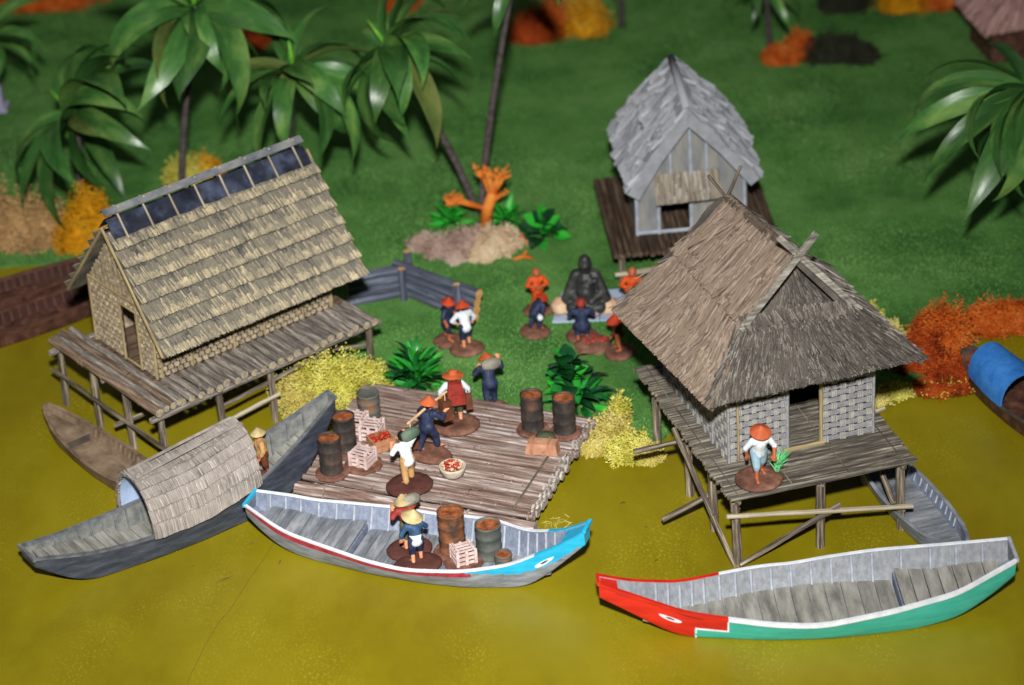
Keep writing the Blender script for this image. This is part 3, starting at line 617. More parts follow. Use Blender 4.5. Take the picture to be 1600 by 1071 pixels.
# cyan-prowed boat loaded with cargo
bB = Boat('grey boat with bright blue prow and painted eye, carrying cargo', (391, 778, 2.0), (917, 822, 3.0),
          ([0, .11, .25, .4, .55, .68, .8, .9, 1], [.62, 1.28, 1.72, 2.15, 2.25, 2.08, 1.35, .78, .42]), ([0, .15, .5, .8, .93, 1], [2.0, 1.4, 1.0, 1.4, 2.25, 3.0]), ([0, .06, .14, .22, .83, .90, 1], [1.3, .6, .12, 0, 0, .75, 2.25]), .7)
def fB(t, v):
    q = 2*v-1; w_ = (abs(q)-.5)/.5
    if t > .985: return 2
    if t > .64 and w_ > 1.0-(t-.635)*2.15: return 2
    if w_ > .72 and t <= .7: return 1
    return 0
bB.hull(['boat_hull', 'crimson', 'cyan_paint'], fB)
bB.gunwale(['white_paint', 'cyan_paint', 'crimson'], lambda t: 1 if t > .86 else 0, endm='cyan_paint')
bB.planks(.035, .31, 7, lambda t: .62+max(0, .2-t)*4.2, 'boat_plank', (.312, .6, .2)); bB.planks(.318, .9, 16, lambda t: .28+max(0, t-.8)*4, 'boat_plank')
bB.ribs([.04, .08, .12, .17, .22, .27, .32, .37, .42, .47, .52, .57, .62, .67, .72, .77, .80, .83, .86, .89], 'boat_rib', r=.065)
bB.foredeck(.93, 'cyan_paint'); bB.eye(.89, .62, .026, .11, -1); bB.eye(.89, .62, .026, .11, 1)
mb = MB(); q = bB.sec(1, 1, 1); mb.box(q+V(.03, -.3, -.03), (.10, .34, .1)); mb.build('prow_cap', 'red_paint', bB.o)

# red and green boat
bR = Boat('red-bowed empty boat with green side, white rim and painted eye', (1582, 858, 2.5), (935, 905, 2.6),
          ([0, .15, .31, .46, .6, .7, .83, .92, 1], [.8, 1.78, 2.25, 2.38, 2.12, 1.65, .98, .55, .33]), ([0, .15, .5, .8, .93, 1], [2.5, 1.8, 1.1, 1.4, 2.1, 2.6]), ([0, .06, .14, .24, .81, .88, 1], [1.6, .9, .25, 0, 0, .6, 1.85]), .74)
def fR(t, v):
    q = 2*v-1; w_ = (abs(q)-.5)/.5
    if t > .775 or (w_ > .45 and t > .70): return 1
    return 0 
bR.hull(['green_paint', 'red_paint'], fR, inner='boat_inner_grey')
bR.gunwale(['white_paint', 'red_paint'], lambda t: 1 if t > .70 else 0, endm=('boat_rib', 'red_paint'), h=.15, wd=.11)
for sd in (-1, 1):
    for a, b in (((.775, .02), (.775, .46)), ((.777, .45), (.70, .45)), ((.70, .44), (.70, .96))):
        pts = []
        if a[0] == b[0] or abs(a[0]-b[0]) < .004: pts = [(a[0]-.002, a[1]), (a[0]+.002, a[1])]+[(a[0]+.002, b[1]), (a[0]-.002, b[1])]
        else: pts = [(a[0]-(a[0]-b[0])*k/6, .43) for k in range(7)]+[(b[0]+(a[0]-b[0])*k/6, .49) for k in range(7)]
        bR.patch('white_line', pts, sd, 'white_paint', .018)
bR.planks(.03, .27, 7, lambda t: .78+max(0, .18-t)*5, 'boat_plank_tan', (.272, .76, .25)); bR.planks(.278, .9, 15, lambda t: .3+max(0, t-.8)*4, 'boat_plank_tan')
bR.ribs([.06, .12, .18, .25, .32, .37, .42, .47, .52, .57, .62, .66, .70, .74, .77, .80, .83, .86], 'boat_rib', r=.07); bR.foredeck(.955, 'red_paint'); bR.eye(.835, .62, .027, .09, 1); bR.eye(.835, .62, .027, .09, -1)
bR.patch('dark_line', [(.96-.2*k/10, .82+.1*math.sin(k/10*3)) for k in range(11)]+[(.76+.2*k/10, .80+.1*math.sin((10-k)/10*3)) for k in range(11)], 1, 'boat_redbrown', .012)

# sampan with thatched canopy
bS = Boat('dark blue-grey sampan with a rounded thatched canopy and raised stern', (517, 617, 3.9), (42, 862, 2.0),
          ([0, .1, .2, .32, .5, .63, .8, .92, 1], [.36, .75, 1.1, 1.4, 1.62, 1.58, 1.3, .95, .72]), ([0, .12, .3, .5, .7, .85, 1], [3.9, 3.0, 1.85, 1.35, 1.32, 1.5, 1.95]), ([0, .05, .12, .2, .3, .84, .9, 1], [3.3, 2.2, 1.0, .25, 0, 0, .35, 1.5]), .8, name='sampan')
bS.hull(['sampan_hull'], inner='sampan_inner'); bS.gunwale(['boat_grey'], wd=.17, endm='boat_grey')
bS.planks(.70, .97, 8, lambda t: .75+max(0, t-.78)*4.2, 'boat_plank_tan'); bS.planks(.30, .69, 10, lambda t: .35, 'boat_plank_tan'); bS.planks(.02, .29, 9, lambda t: .55+max(0, .27-t)*10.2, 'boat_plank_tan')
bS.ribs([.08, .13, .18, .23, .28, .34, .6, .65, .69, .73, .77, .81, .85, .89, .93], 'boat_grey')
def canopy(b, t0, t1, mt, lining, rows, Hc, tiers=True, wid=1.06, strands=90, rise=(0, 0)):
    n = 24
    def arc(t, th, off=0):
        W = b.hw(t)*wid+off; z0 = b.rz(t)+.02; k = (t-t0)/(t1-t0); hh = Hc+rise[0]*(1-k)+rise[1]*k
        return V(t*b.L, -W*math.cos(th)*(1 if True else 1), z0+(hh+off)*max(0.0, math.sin(th))**.85)
    cv = MB(); cv.grid(lambda u, v: arc(t0+(t1-t0)*u, math.pi*v, -.06), 8, n); root = cv.build('canopy', lining, b.o, True)
    if not tiers:
        mb = MB(); mb.grid(lambda u, v: arc(t0+(t1-t0)*u, math.pi*v, .07), 12, n)
        for t in (t0, t1): mb.grid(lambda u, v: arc(t, math.pi*u, -.06+.13*v), n, 1)
        mb.build('canopy_cover', mt, root, True); return
    for sd in (0, 1):
        for r in range(rows):
            mb = MB(); a0, a1 = math.pi/2*r/rows, math.pi/2*(r+1.18)/rows; f = lambda a: (math.pi-a) if sd else a
            lo_ = lambda t, v: arc(t0-.008+(t1-t0+.016)*t, f(a1+(a0-a1)*v), .04+.13*v+.03*math.sin(t*29+r*3)*v)
            mb.grid(lo_, 26, 4); mb.grid(lambda t, v: arc(t0-.008+(t1-t0+.016)*t, f(a0), -.03+.2*v), 26, 1)
            for t in (0, 1): mb.grid(lambda u, v: arc(t0-.008+(t1-t0+.016)*t, f(a1+(a0-a1)*u), -.03+(.07+.13*u)*v), 4, 1)
            for k in range(strands):
                t = (k+random.random())/strands; v1 = 1+random.uniform(-.03, .08); v0 = random.uniform(0, .5); p0, pm, p1 = lo_(t, v0), lo_(t, (v0+v1)/2), lo_(min(1, max(0, t+random.gauss(0, .004))), v1)
                nn = V(0, pm.y, (pm.z-b.rz(.5))*1.0+.2).normalized(); mb.strand(p0, p1, nn, random.uniform(.04, .075), random.uniform(.03, .08), shade())
            mb.build('thatch_row', TRI[mt], root)
    for k, th in enumerate((1.3, 1.75)):
        a, e = arc(t0, th, .2), arc(t1, th, .2); mb = MB(); mb.tube([a, a.lerp(e, .5)+V(0, 0, .02), e], .07, 6); mb.build('canopy_pole', 'thatch_rose', root)
canopy(bS, .315, .655, 'thatch_rose', 'lining_blue', 6, 2.25, rise=(.15, -.05))

# plain canoes
bC = Boat('brown dugout canoe beside the long house stilts', (72, 633, 1.3), (232, 752, 1.0), ([0, .06, .2, .4, .6, .8, .95, 1], [.16, .42, .78, 1.02, 1.14, 1.08, .6, .3]), ([0, .2, .5, .8, 1], [1.3, .95, .82, .85, 1.0]), ([0, .05, .15, .9, 1], [.9, .3, 0, 0, .5]), .7, .09, name='canoe')
bC.hull(['canoe_brown'], inner='canoe_brown'); bC.gunwale(['canoe_brown'], wd=.12, h=.06, endm='canoe_brown'); bC.planks(.03, .3, 1, lambda t: .62+max(0, .15-t)*2, 'canoe_brown', (.302, .62, .22), thick=.05, rm='canoe_dark'); bC.planks(.305, .93, 1, lambda t: .26, 'canoe_brown')
bC.ribs(list(np.linspace(.34, .9, 14)), 'canoe_brown', .5, .045)
bG = Boat('pale grey canoe half under the hipped hut deck', (1505, 852, 1.3), (1352, 690, 1.0), ([0, .06, .2, .4, .6, .8, .95, 1], [.2, .55, .98, 1.2, 1.22, 1.05, .6, .25]), ([0, .2, .5, .8, 1], [1.3, .95, .82, .85, 1.0]), ([0, .05, .15, .9, 1], [.9, .3, 0, 0, .5]), .74, .09, name='canoe')
bG.hull(['boat_hull'], inner='boat_inner'); bG.gunwale(['boat_hull'], wd=.12, h=.06, endm='boat_hull'); bG.planks(.03, .25, 3, lambda t: .5+max(0, .15-t)*2, 'boat_plank', thick=.05); bG.planks(.25, .93, 9, lambda t: .30, 'boat_plank')
bG.ribs(list(np.linspace(.27, .9, 13)), 'boat_rib', .5, .045)
bK = Boat('dark boat with bright blue canopy at the right edge', (1512, 545, 1.3), (1672, 672, 1.3), ([0, .06, .2, .4, .6, .8, .95, 1], [.3, .6, 1.0, 1.2, 1.25, 1.1, .7, .4]), ([0, .2, .5, .8, 1], [1.3, 1.0, .9, 1.0, 1.3]), ([0, .05, .15, .9, 1], [.9, .3, 0, 0, .5]), .74, .09, name='sampan')
bK.hull(['boat_redbrown'], inner='boat_redbrown'); bK.gunwale(['canoe_dark'], wd=.12, h=.06, endm='canoe_dark'); bK.planks(.03, .95, 9, lambda t: .32+max(0, .12-t)*4, 'boat_redbrown')
canopy(bK, .20, .56, 'blue_cloth', 'blue_cloth', 1, 1.35, False, .98)
for i, (s_, b_, lb) in enumerate((((-90, 528, 1.2), (205, 432, 1.0), 'reddish brown open boat floating nearest the long house gable'), ((-110, 478, 1.2), (150, 408, 1.0), 'reddish brown open boat moored along the left bank'))):
    b_ = Boat(lb, s_, b_, ([0, .06, .2, .4, .6, .8, .95, 1], [.2, .55, .95, 1.15, 1.15, .95, .55, .25]), ([0, .2, .5, .8, 1], [1.3, 1.0, .9, 1.0, 1.2]), ([0, .05, .15, .9, 1], [.9, .3, 0, 0, .5]), .74, .09)
    b_.hull(['boat_redbrown'], inner='boat_darkred'); b_.gunwale(['boat_rust'], wd=.14, h=.08, endm='boat_rust'); b_.planks(.05, .95, 8, lambda t: .3, 'boat_redbrown'); b_.ribs(list(np.linspace(.12, .9, 18)), 'boat_rust', .3, .07)

# ------------------------------------------------------------------ raft
RA, RZ = -23.6, 1.0
Q = P(473, 745, RZ); raft = thing('raft', 'weathered log raft with brown and white worn logs', 'raft', (Q.x, Q.y, 0), RA)
v = .22; i = 0
while v < 8.5:
    r = random.uniform(.15, .175); u0_, u1_ = -.09*v+random.uniform(-.08, .08), 11.0-.03*v+random.uniform(-.12, .12)
    o = log('raft_log', V(u0_, v, RZ-.15), V(u1_, v+.03*random.random(), RZ-.15), r, 'raft_wood', raft, 'raft_end', n=10)
    mb = MB()
    if i % 1 == 0:                                   # rope whipping at the right end
        for k in range(2): mb.tube([V(u1_-.12-.2*k, v, RZ-.15), V(u1_-.02-.2*k, v, RZ-.15)], r+.03+random.uniform(0, .03), 9)
        mb.build('lashing', random.choice(('rope', 'raft_end', 'raft_end', 'raft_wood')), raft)
    v += .315; i += 1
for u in (.5, 3.6, 6.8, 9.9): log('cross_log', V(u, .1, .36), V(u-.6, 8.3, .36), .33, 'raft_wood', raft, 'raft_end')
log('edge_log', V(-.3, -.06, .42), V(11.1, -.06, .42), .36, 'raft_wood', raft, 'raft_end', n=10); log('edge_log', V(-.9, 8.45, .45), V(10.7, 8.5, .45), .34, 'raft_wood', raft, 'raft_end', n=10)
log('batten', V(9.95, .2, RZ+.02), V(9.75, 8.2, RZ+.02), .05, 'twig', raft, n=6); 
RT = RZ+.03

# ------------------------------------------------------------------ cargo
def drum(label, px, z, r=.5, h=1.75, body='rust_drum', base=True, lid='rust_lid', group=None, short=False):
    p = P(px[0], px[1], z); o = thing('oil_drum', label, 'barrel', (p.x, p.y, z), random.uniform(0, 360), group); b0 = .14 if base else 0
    mb = MB(); k = h/3
    mb.lathe([(0, b0), (r, b0), (r*1.04, b0+.03), (r*1.04, b0+.07), (r, b0+.1), (r, b0+k-.05), (r*1.05, b0+k), (r, b0+k+.05), (r, b0+2*k-.05), (r*1.05, b0+2*k), (r, b0+2*k+.05), (r, b0+h-.1), (r*1.05, b0+h-.06), (r*1.05, b0+h), (r*.95, b0+h+.01), (r*.93, b0+h-.09)], 24)
    mb.build('barrel_body', body, o, True)
    mb = MB(); mb.lathe([(r*.95, b0+h-.1), (r*.6, b0+h-.11), (0, b0+h-.1)], 24, jit=.0); mb.build('lid', lid, o)
    if base:
        mb = MB(); mb.lathe([(0, 0), (r*1.5, 0), (r*1.52, .05), (r*1.42, .13), (r*.9, .17), (0, .17)], 26, jit=.03); mb.build('base', 'base_brown', o)
    return o
G = 'oil drums'
drum('rusty drum nearest the left front corner of the raft', (519, 740), RT, group=G); drum('rusty drum behind the front-left drum on the raft', (541, 706), RT, group=G)
drum('grey-green drum at the back left corner of the raft', (578, 652), RT, .5, 1.3, 'drum_green', False, 'drum_green', group=G)
drum('left one of the two rusty drums at the back right of the raft', (833, 672), RT, group=G); drum('right one of the two rusty drums at the back right of the raft', (883, 677), RT, group=G)
BZ_ = .30
drum('upright rust-brown drum in the blue-prowed boat', (708, 863), BZ_, .56, 1.95, 'rust_brown', group=G); drum('grey-green drum with rusty lid in the blue-prowed boat', (765, 868), BZ_, .54, 1.6, 'drum_green', False, group=G)
drum('short small drum tucked under the blue prow', (787, 883), BZ_, .36, .6, 'drum_green', False, group=G)
def crate(label, px, z, size, ang, mt='pink_wood', base=False, gap=.21):
    p = P(px[0], px[1], z); o = thing('slatted_crate', label, 'crate', (p.x, p.y, z), ang, 'pale slatted crates'); L, W, H = size; b0 = .12 if base else 0
    mb = MB()
    for k in range(int(H/gap)):
        zz = b0+.06+gap*k
        for sd in (-1, 1): mb.box((0, sd*W/2, zz), (L, .06, .12)); mb.box((sd*L/2, 0, zz), (.06, W, .12))
    mb.build('slats', mt, o)
    mb = MB()
    for k in range(int(W/gap)+1): mb.box((0, -W/2+.04+k*(W-.08)/max(1, int(W/gap)), b0+H), (L+.06, .09, .05))
    mb.build('lid_slats', mt, o)
    for x in (-.5, 0, .5):
        for sd in (-1, 1): mb = MB(); mb.box((x*L*.96, sd*(W/2+.06), b0+H/2+.02), (.13, .08, H+.06)); mb.build('corner_post', mt, o)
    for sd in (-1, 1): mb = MB(); mb.box((sd*(L/2-.08), 0, b0+H+.05), (.1, W+.1, .06)); mb.build('lid_batten', mt, o)
    if base: mb = MB(); mb.lathe([(0, 0), (.85, 0), (.87, .05), (.78, .12), (0, .13)], 24, jit=.04); mb.build('base', 'base_brown', o)
crate('pale pink slatted crate left of the apple box, behind the drums', (556, 672), RT, (.95, .8, .75), -18); crate('pale pink slatted crate touching the apple box', (582, 682), RT, (.85, .8, .7), -18)
crate('pale pink slatted crate on a round base beside the front-left drum', (568, 727), RT, (.85, .75, .65), -30, base=True); crate('pale pink slatted crate in the boat with the blue prow', (725, 879), BZ_, (.85, .7, .65), 20, base=True)
p = P(596, 700, RT); o = thing('apple_box', 'open wooden box full of red apples on the raft', 'box', (p.x, p.y, RT), 25)
mb = MB(); mb.box((0, 0, .05), (1.0, .8, .08)); mb.build('bottom', 'apple_crate', o)
for x, y, sx, sy in ((0, .4, 1.05, .07), (0, -.4, 1.05, .07), (.5, 0, .07, .74), (-.5, 0, .07, .74)):
    for z in (.2, .48): mb = MB(); mb.box((x, y, z), (sx, sy, .25)); mb.build('side_board', 'apple_crate', o)
for i in range(26):
    a = random.uniform(-.4, .4), random.uniform(-.3, .3); mb = MB(); mb.lathe([(0.001, -.09), (.07, -.06), (.095, 0), (.075, .06), (.02, .07), (0.001, .05)], 8); q = mb.build('apple', 'apple_red', None, True, loc=(0, 0, 0)); q.parent = o; q.location = V(a[0], a[1], .56+random.uniform(-.06, .07))*S
p = P(708, 744, RT); o = thing('basket', 'round pale basket heaped with red and white goods on the raft', 'basket', (p.x, p.y, RT), 0)
mb = MB(); mb.lathe([(0.001, 0), (.34, .0), (.48, .15), (.58, .42), (.6, .56), (.55, .56), (.5, .4), (.001, .35)], 24, jit=.012); mb.build('bowl', 'basket_pale', o, True)
mb = MB()
for i in range(60):
    a = random.uniform(0, 6.28); r = .42*random.random()**.5; q = V(r*math.cos(a)-.05, r*math.sin(a), .5+.28*(1-r/.45)+random.uniform(0, .05)); d = V(random.gauss(0, 1), random.gauss(0, 1), random.gauss(0, .5)).normalized(); mb.tube([q-d*.13, q, q+d*.13], [.02, .06, .02], 6, random.randint(0, 1))
mb.build('contents', ['apple_red', 'cake'], o, True, kind='stuff')
p = P(848, 706, RT); o = thing('parcel', 'strapped orange-brown bundle on the right of the raft', 'parcel', (p.x, p.y, RT), -14)
mb = MB(); mb.box((0, 0, .27), (1.5, .65, .54), taper=.86); mb.build('bale', 'parcel', o)
for x in (-.45, .3): mb = MB(); mb.box((x, 0, .29), (.12, .74, .62), taper=.86); mb.build('strap', 'apple_crate', o)
p = P(853, 690, RT); mb = MB(); mb.lathe([(.001, 0), (.5, 0), (.52, .08), (.44, .3), (.25, .42), (.001, .46)], 18, jit=.05); o = mb.build('sack', 'olive_cloth', None, True, loc=(p.x, p.y, RT)); tag(o, 'dark olive sack lying behind the strapped bundle', 'sack')

# ------------------------------------------------------------------ people (painted miniature figures)
def capsule(mb, a, b, ra, rb, n=10, k=4):
    a, b = Vector(a), Vector(b); d = b-a
    if d.length < 1e-5: d = V(0, 0, 1e-3); b = a+d
    dn = d.normalized(); pts = []; rr = []
    for i in range(k): t = -math.pi/2+math.pi/2*(i+.15)/k; pts.append(a+dn*ra*math.sin(t)); rr.append(ra*math.cos(t))
    pts.append(a); rr.append(ra); pts.append(b); rr.append(rb)
    for i in range(k): t = math.pi/2*(i+.85)/k; pts.append(b+dn*rb*math.sin(t)); rr.append(rb*math.cos(t))
    mb.tube(pts, rr, n)
def fuse(caps, mats, voxel, name, smooth=2):
    "one continuous skin over a set of tapered limbs; each face takes the colour of the limb nearest to it"
    mb = MB()
    for a, b, ra, rb, m_ in caps: capsule(mb, a, b, ra, rb)
    me = bpy.data.meshes.new('tmp'); me.from_pydata(mb.v, [], mb.f); ob = bpy.data.objects.new('tmp', me); C.objects.link(ob)
    md = ob.modifiers.new('r', 'REMESH'); md.mode = 'VOXEL'; md.voxel_size = voxel
    sm = ob.modifiers.new('s', 'SMOOTH'); sm.factor = .5; sm.iterations = smooth
    dg = bpy.context.evaluated_depsgraph_get(); out = bpy.data.meshes.new_from_object(ob.evaluated_get(dg)); bpy.data.objects.remove(ob); bpy.data.meshes.remove(me)
    nf = len(out.polygons); ctr = np.empty(nf*3); out.polygons.foreach_get('center', ctr); ctr = ctr.reshape(-1, 3); best = np.full(nf, 1e9); idx = np.zeros(nf, np.int32)
    for a, b, ra, rb, m_ in caps:
        a, b = np.array(a, float), np.array(b, float); d = b-a; L2 = max(d@d, 1e-9); t = np.clip((ctr-a)@d/L2, 0, 1); ds = np.linalg.norm(ctr-a-t[:, None]*d, axis=1)-(ra+(rb-ra)*t)
        k = ds < best; best[k] = ds[k]; idx[k] = m_
    out.polygons.foreach_set('use_smooth', [True]*nf)
    co = np.empty(len(out.vertices)*3); out.vertices.foreach_get('co', co); out.vertices.foreach_set('co', co*S); out.materials.clear()
    for k in mats: out.materials.append(M[k])
    out.polygons.foreach_set('material_index', idx); out.name = name; out.update(); return out
UP = ((-.19, .02, .64), (-.17, .1, .5)), ((.19, .02, .64), (.17, .1, .5))
def person(label, px, z, face, H=2.6, shirt='cloth_white', legs='cloth_navy', skin='skin', hat=None, lean=8, arms=UP, stride=.07, base=(1.0, .75, 'base_brown'), sleeve=True, shin='skin', robe=False, kneel=False, hair='hair', extra=(), hem=None, group='painted village figures', boff=(0, 0), hat_tilt=(0, 0)):
    p = P(px[0], px[1], z); bh = .2 if base else .0
    o = thing('person', label, 'person', (p.x, p.y, z), face, group)
    mats = [skin, shirt, legs, hair, 'hat_red', hem or shirt]; SK, SH, LG, HR, MO, HM = range(6); caps = []
    R = Matrix.Rotation(math.radians(-lean), 3, 'X'); pv = V(0, 0, .5)
    if kneel: pv = V(0, -.05, .22)
    T = lambda x, y, zz: R @ (V(x, y, zz)-V(0, 0, .5))+pv
    G_ = 1.22
    A = lambda a, b, ra, rb, m_: caps.append((tuple(Vector((a[0]*G_, a[1]*G_, a[2]))*H+V(0, 0, bh)), tuple(Vector((b[0]*G_, b[1]*G_, b[2]))*H+V(0, 0, bh)), ra*H*(1.18 if ra > .024 else 1.05), rb*H*(1.18 if rb > .024 else 1.05), m_))
    A(T(-.04, 0, .50), T(.04, 0, .50), .085, .085, LG if not robe else SH); A(T(0, 0, .53), T(0, .0, .70), .092, .105, SH); A(T(-.07, 0, .745), T(.07, 0, .745), .072, .072, SH); A(T(0, 0, .56), T(0, 0, .48), .1, .108, HM)
    A(T(0, .0, .80), T(0, .01, .85), .042, .04, SK); A(T(0, .012, .885), T(0, 0, .93), .062, .075, SK)
    A(T(0, -.022, .935), T(0, -.03, .91), .075, .07, HR); A(T(0, .08, .905), T(0, .092, .893), .013, .017, SK)
    for sx in (-1, 1): A(T(.03*sx, .066, .917), T(.03*sx, .068, .917), .013, .013, HR); A(T(.072*sx, -.005, .905), T(.072*sx, -.005, .92), .018, .018, SK)
    A(T(-.018, .071, .868), T(.018, .071, .868), .009, .009, MO)
    for (el, ha), sx in zip(arms, (-1, 1)):
        s0 = V(.115*sx, 0, .77); e, h = V(*el), V(*ha); A(T(*s0), T(*e), .05, .042, SH); A(T(*e), T(*e.lerp(h, .45 if sleeve else .05)), .044, .042, SH); A(T(*e), T(*h), .034, .026, SK)
        d = (h-e).normalized(); sd = d.cross(V(0, 0, 1)); sd = sd.normalized() if sd.length > .1 else V(1, 0, 0); pm = h+d*.03
        A(T(*h), T(*pm), .03, .03, SK)
        for k in range(4): r0 = pm+sd*(.018*(k-1.5)); l = (.042, .05, .047, .036)[k]; m1 = r0+d*l*.6; A(T(*r0), T(*m1), .0125, .012, SK); A(T(*m1), T(*(m1+d*l*.4+V(0, -.015*sx*0, -.016))), .012, .010, SK)
        A(T(*(h+sd*.022)), T(*(h+sd*.05+d*.035)), .014, .012, SK)
    if robe:
        A(pv, (0, 0, .12), .10, .125, SH); A((-.05, .02, .1), (.06, .02, .1), .09, .09, SH); A(T(-.09, .03, .78), T(.08, .06, .55), .05, .06, SH)
        for sx in (-1, 1): A((.05*sx, .03, .02), (.055*sx, .1, .015), .03, .024, SK)
    elif kneel:
        for sx in (-1, 1): kn = V(.09*sx, .16, .06); A(pv+V(.05*sx, 0, 0), kn, .085, .06, LG); A(kn, V(.07*sx, -.12, .05), .052, .036, LG); A(V(.07*sx, -.12, .04), V(.07*sx, -.2, .025), .03, .025, SK)
    else:
        for sx in (-1, 1):
            hp = V(.055*sx, 0, .49); kn = V(.065*sx, stride*sx*.6+.03, .27); an = V(.07*sx, stride*sx, .055)
            A(hp, kn, .078, .058, LG); A(kn, kn.lerp(an, .85 if shin == 'trouser' else .18), .058, .05, LG); A(kn, an, .042, .028, SK); A(an, an+V(.012*sx, .085, -.03), .03, .024, SK)
            for k in range(3): A(an+V(.012*sx+.014*(k-1), .085, -.032), an+V(.014*sx+.018*(k-1), .108, -.038), .011, .009, SK)
    for a, b, ra, rb, m_ in extra: A(T(*a), T(*b), ra, rb, m_)
    link('body', fuse(caps, mats, .026*H/2.6, 'body'), o)
    if hat:
        kind, hm, r = hat; hp = T(0, .0, .975 if kind != 'wide' else .965)*H+V(0, 0, bh); mb = MB(); n = 22
        pr = {'cone': [(r, -.10*r*2.6), (r*.98, -.2*r), (r*.5, .22*r), (r*.12, .55*r), (.001, .6*r)], 'wide': [(r, -.12*r), (r*.75, -.02*r), (r*.45, .08*r), (r*.4, .3*r), (r*.2, .42*r), (.001, .45*r)]}[kind]
        pr = pr+[(q*.93, zz-.035) for q, zz in pr[::-1] if True]
        mb.lathe(pr, n, jit=.015); hb = link('hat', mb.mesh('hat', hm, False), o, hp); hb.rotation_euler = (math.radians(-lean+hat_tilt[0]), math.radians(hat_tilt[1]), 0)
    if base:
        mb = MB(); a, b, bm_ = base; mb.lathe([(.001, 0), (1, 0), (1.02, .4), (.94, .85), (.6, 1.0), (.001, 1.02)], 28, jit=.02); mb.v = [(x*a+boff[0], y*b+boff[1], zz*.2+.003) for x, y, zz in mb.v]; mb.build('base', bm_, o, True)
    o['_H'] = H; del o['_H']
    Mw = Matrix.Translation((p.x, p.y, z)) @ Matrix.Rotation(math.radians(face), 4, 'Z')
    return lambda x, y, zz: Mw @ (T(x, y, zz)*H+V(0, 0, bh))
def sack(label, ctr, size, mt, ang=0, name='sack', cat='sack'):
    mb = MB(); mb.lathe([(.001, -.5), (.3, -.47), (.46, -.28), (.5, 0), (.45, .28), (.3, .46), (.001, .5)], 16, jit=.04)
    R_ = Matrix.Rotation(math.radians(ang), 3, 'Z') @ Matrix.Rotation(math.radians(90), 3, 'Y'); mb.v = [tuple(R_ @ V(x*size[1], y*size[2], zz*size[0])) for x, y, zz in mb.v]
    o = mb.build(name, mt, None, True, loc=ctr); return tag(o, label, cat)
# face angle: 0 looks away from the camera, 180 towards it, 90 to the left, -90 to the right
UPR = (((-.2, .03, .66), (-.15, .12, .8)), ((.2, .05, .82), (.1, .06, .96)))
DZ = 3.62
w_ = person('man in white shirt, pale blue shorts and orange cone hat on the hut deck', (1186, 750), DZ, 195, 2.5, 'cloth_white', 'cloth_sky', 'skin_dark', ('cone', 'hat_orange', .46), 14, (((-.2, .05, .62), (-.17, .16, .5)), ((.2, .0, .62), (.18, .03, .47))), .1, (1.02, .98, 'base_brown'), sleeve=False, hat_tilt=(-6, 0))
Wt = P(1215, 742, DZ); mb = MB()
for i in range(46):
    a = random.uniform(0, 6.28); r = random.uniform(.15, .6); h = random.uniform(.6, 1.15); mb.tube([V(0, 0, .0), V(math.cos(a)*r*.35, math.sin(a)*r*.35, h*.6), V(math.cos(a)*r+.15, math.sin(a)*r, h)], [.035, .03, .006], 4)
o = mb.build('seedling_bundle', 'rice_green', loc=(Wt.x, Wt.y, DZ+.05)); tag(o, 'bright green bundle of rice seedlings beside the hut deck figure', 'plant')
w_ = person('boatman in straw hat standing behind the thatched canopy', (414, 748), .85, 110, 2.35, 'cloth_tan', 'basket_brown', 'skin_dark', ('cone', 'hat_straw', .36), 5, base=(.55, .5, 'base_brown'))
w_ = person('man in red shirt and straw hat with a grey sack, in the blue-prowed boat', (640, 860), .31, 20, 2.3, 'cloth_red', 'cloth_olive', 'skin', ('cone', 'hat_straw', .44), 22, UPR, .08, (1.0, .85, 'base_dark'), hat_tilt=(15, -10))
sack('grey sack on the shoulder of the red-shirted man', w_(.15, -.03, .93), (.85, .55, .5), 'sack_grey', 35)
person('person in dark blue jacket and straw hat nearest the camera in the blue-prowed boat', (653, 884), .31, 15, 2.3, 'cloth_blue', 'cloth_navy', 'skin', ('cone', 'hat_straw', .48), 14, (((-.2, .03, .62), (-.2, .1, .5)), ((.2, .1, .66), (.22, .22, .62))), .04, (1.05, .8, 'base_dark'), shin='skin', hem='cloth_white', hat_tilt=(25, 12))
w_ = person('man in white shirt and tan trousers carrying a green sack on the raft', (640, 760), RT, 25, 2.4, 'cloth_white', 'cloth_tan', 'skin', None, 22, UPR, .06, (1.05, .95, 'base_dark'), shin='trouser', sleeve=False)
sack('dark green sack on the shoulder of the white-shirted raft man', w_(.15, -.04, .94), (.95, .6, .5), 'sack_green', 40)
w_ = person('man in navy with orange cone hat shouldering a carrying pole on the raft', (670, 710), RT, -40, 2.55, 'cloth_navy', 'cloth_navy', 'skin', ('cone', 'hat_orange', .42), 12, (((-.2, .06, .68), (-.1, .16, .8)), ((.19, .1, .68), (.15, .2, .78))), .13, (1.2, .75, 'base_brown'), shin='trouser')
pc = w_(-.02, -.0, .84); d_ = Matrix.Rotation(math.radians(-40+90+28), 3, 'Z') @ V(0, 1, 0); d_ = (P(697, 622, pc.z+.5)-P(650, 661, pc.z-.3)).normalized()
yk = thing('carrying_pole', 'pale carrying pole with brown loads across the navy man\'s shoulder', 'pole', (pc.x, pc.y, pc.z)); mb = MB(); mb.tube([-d_*1.15, V(0, 0, .03), d_*1.15], [.055, .065, .05], 7); mb.build('pole', 'pole_wood', yk)
for k, nm in ((-1.0, 'load'), (1.0, 'load')):
    q = d_*k; mb = MB(); mb.box(q+V(0, 0, -.85), (.5, .5, .95), Matrix.Rotation(.5, 3, 'Z'), taper=.92); ld = mb.build('load', 'basket_brown', yk); mb = MB(); mb.tube([q+V(0, 0, -.4), q+V(0, 0, .05)], .03, 5); mb.build('cord', 'pole_wood', ld)
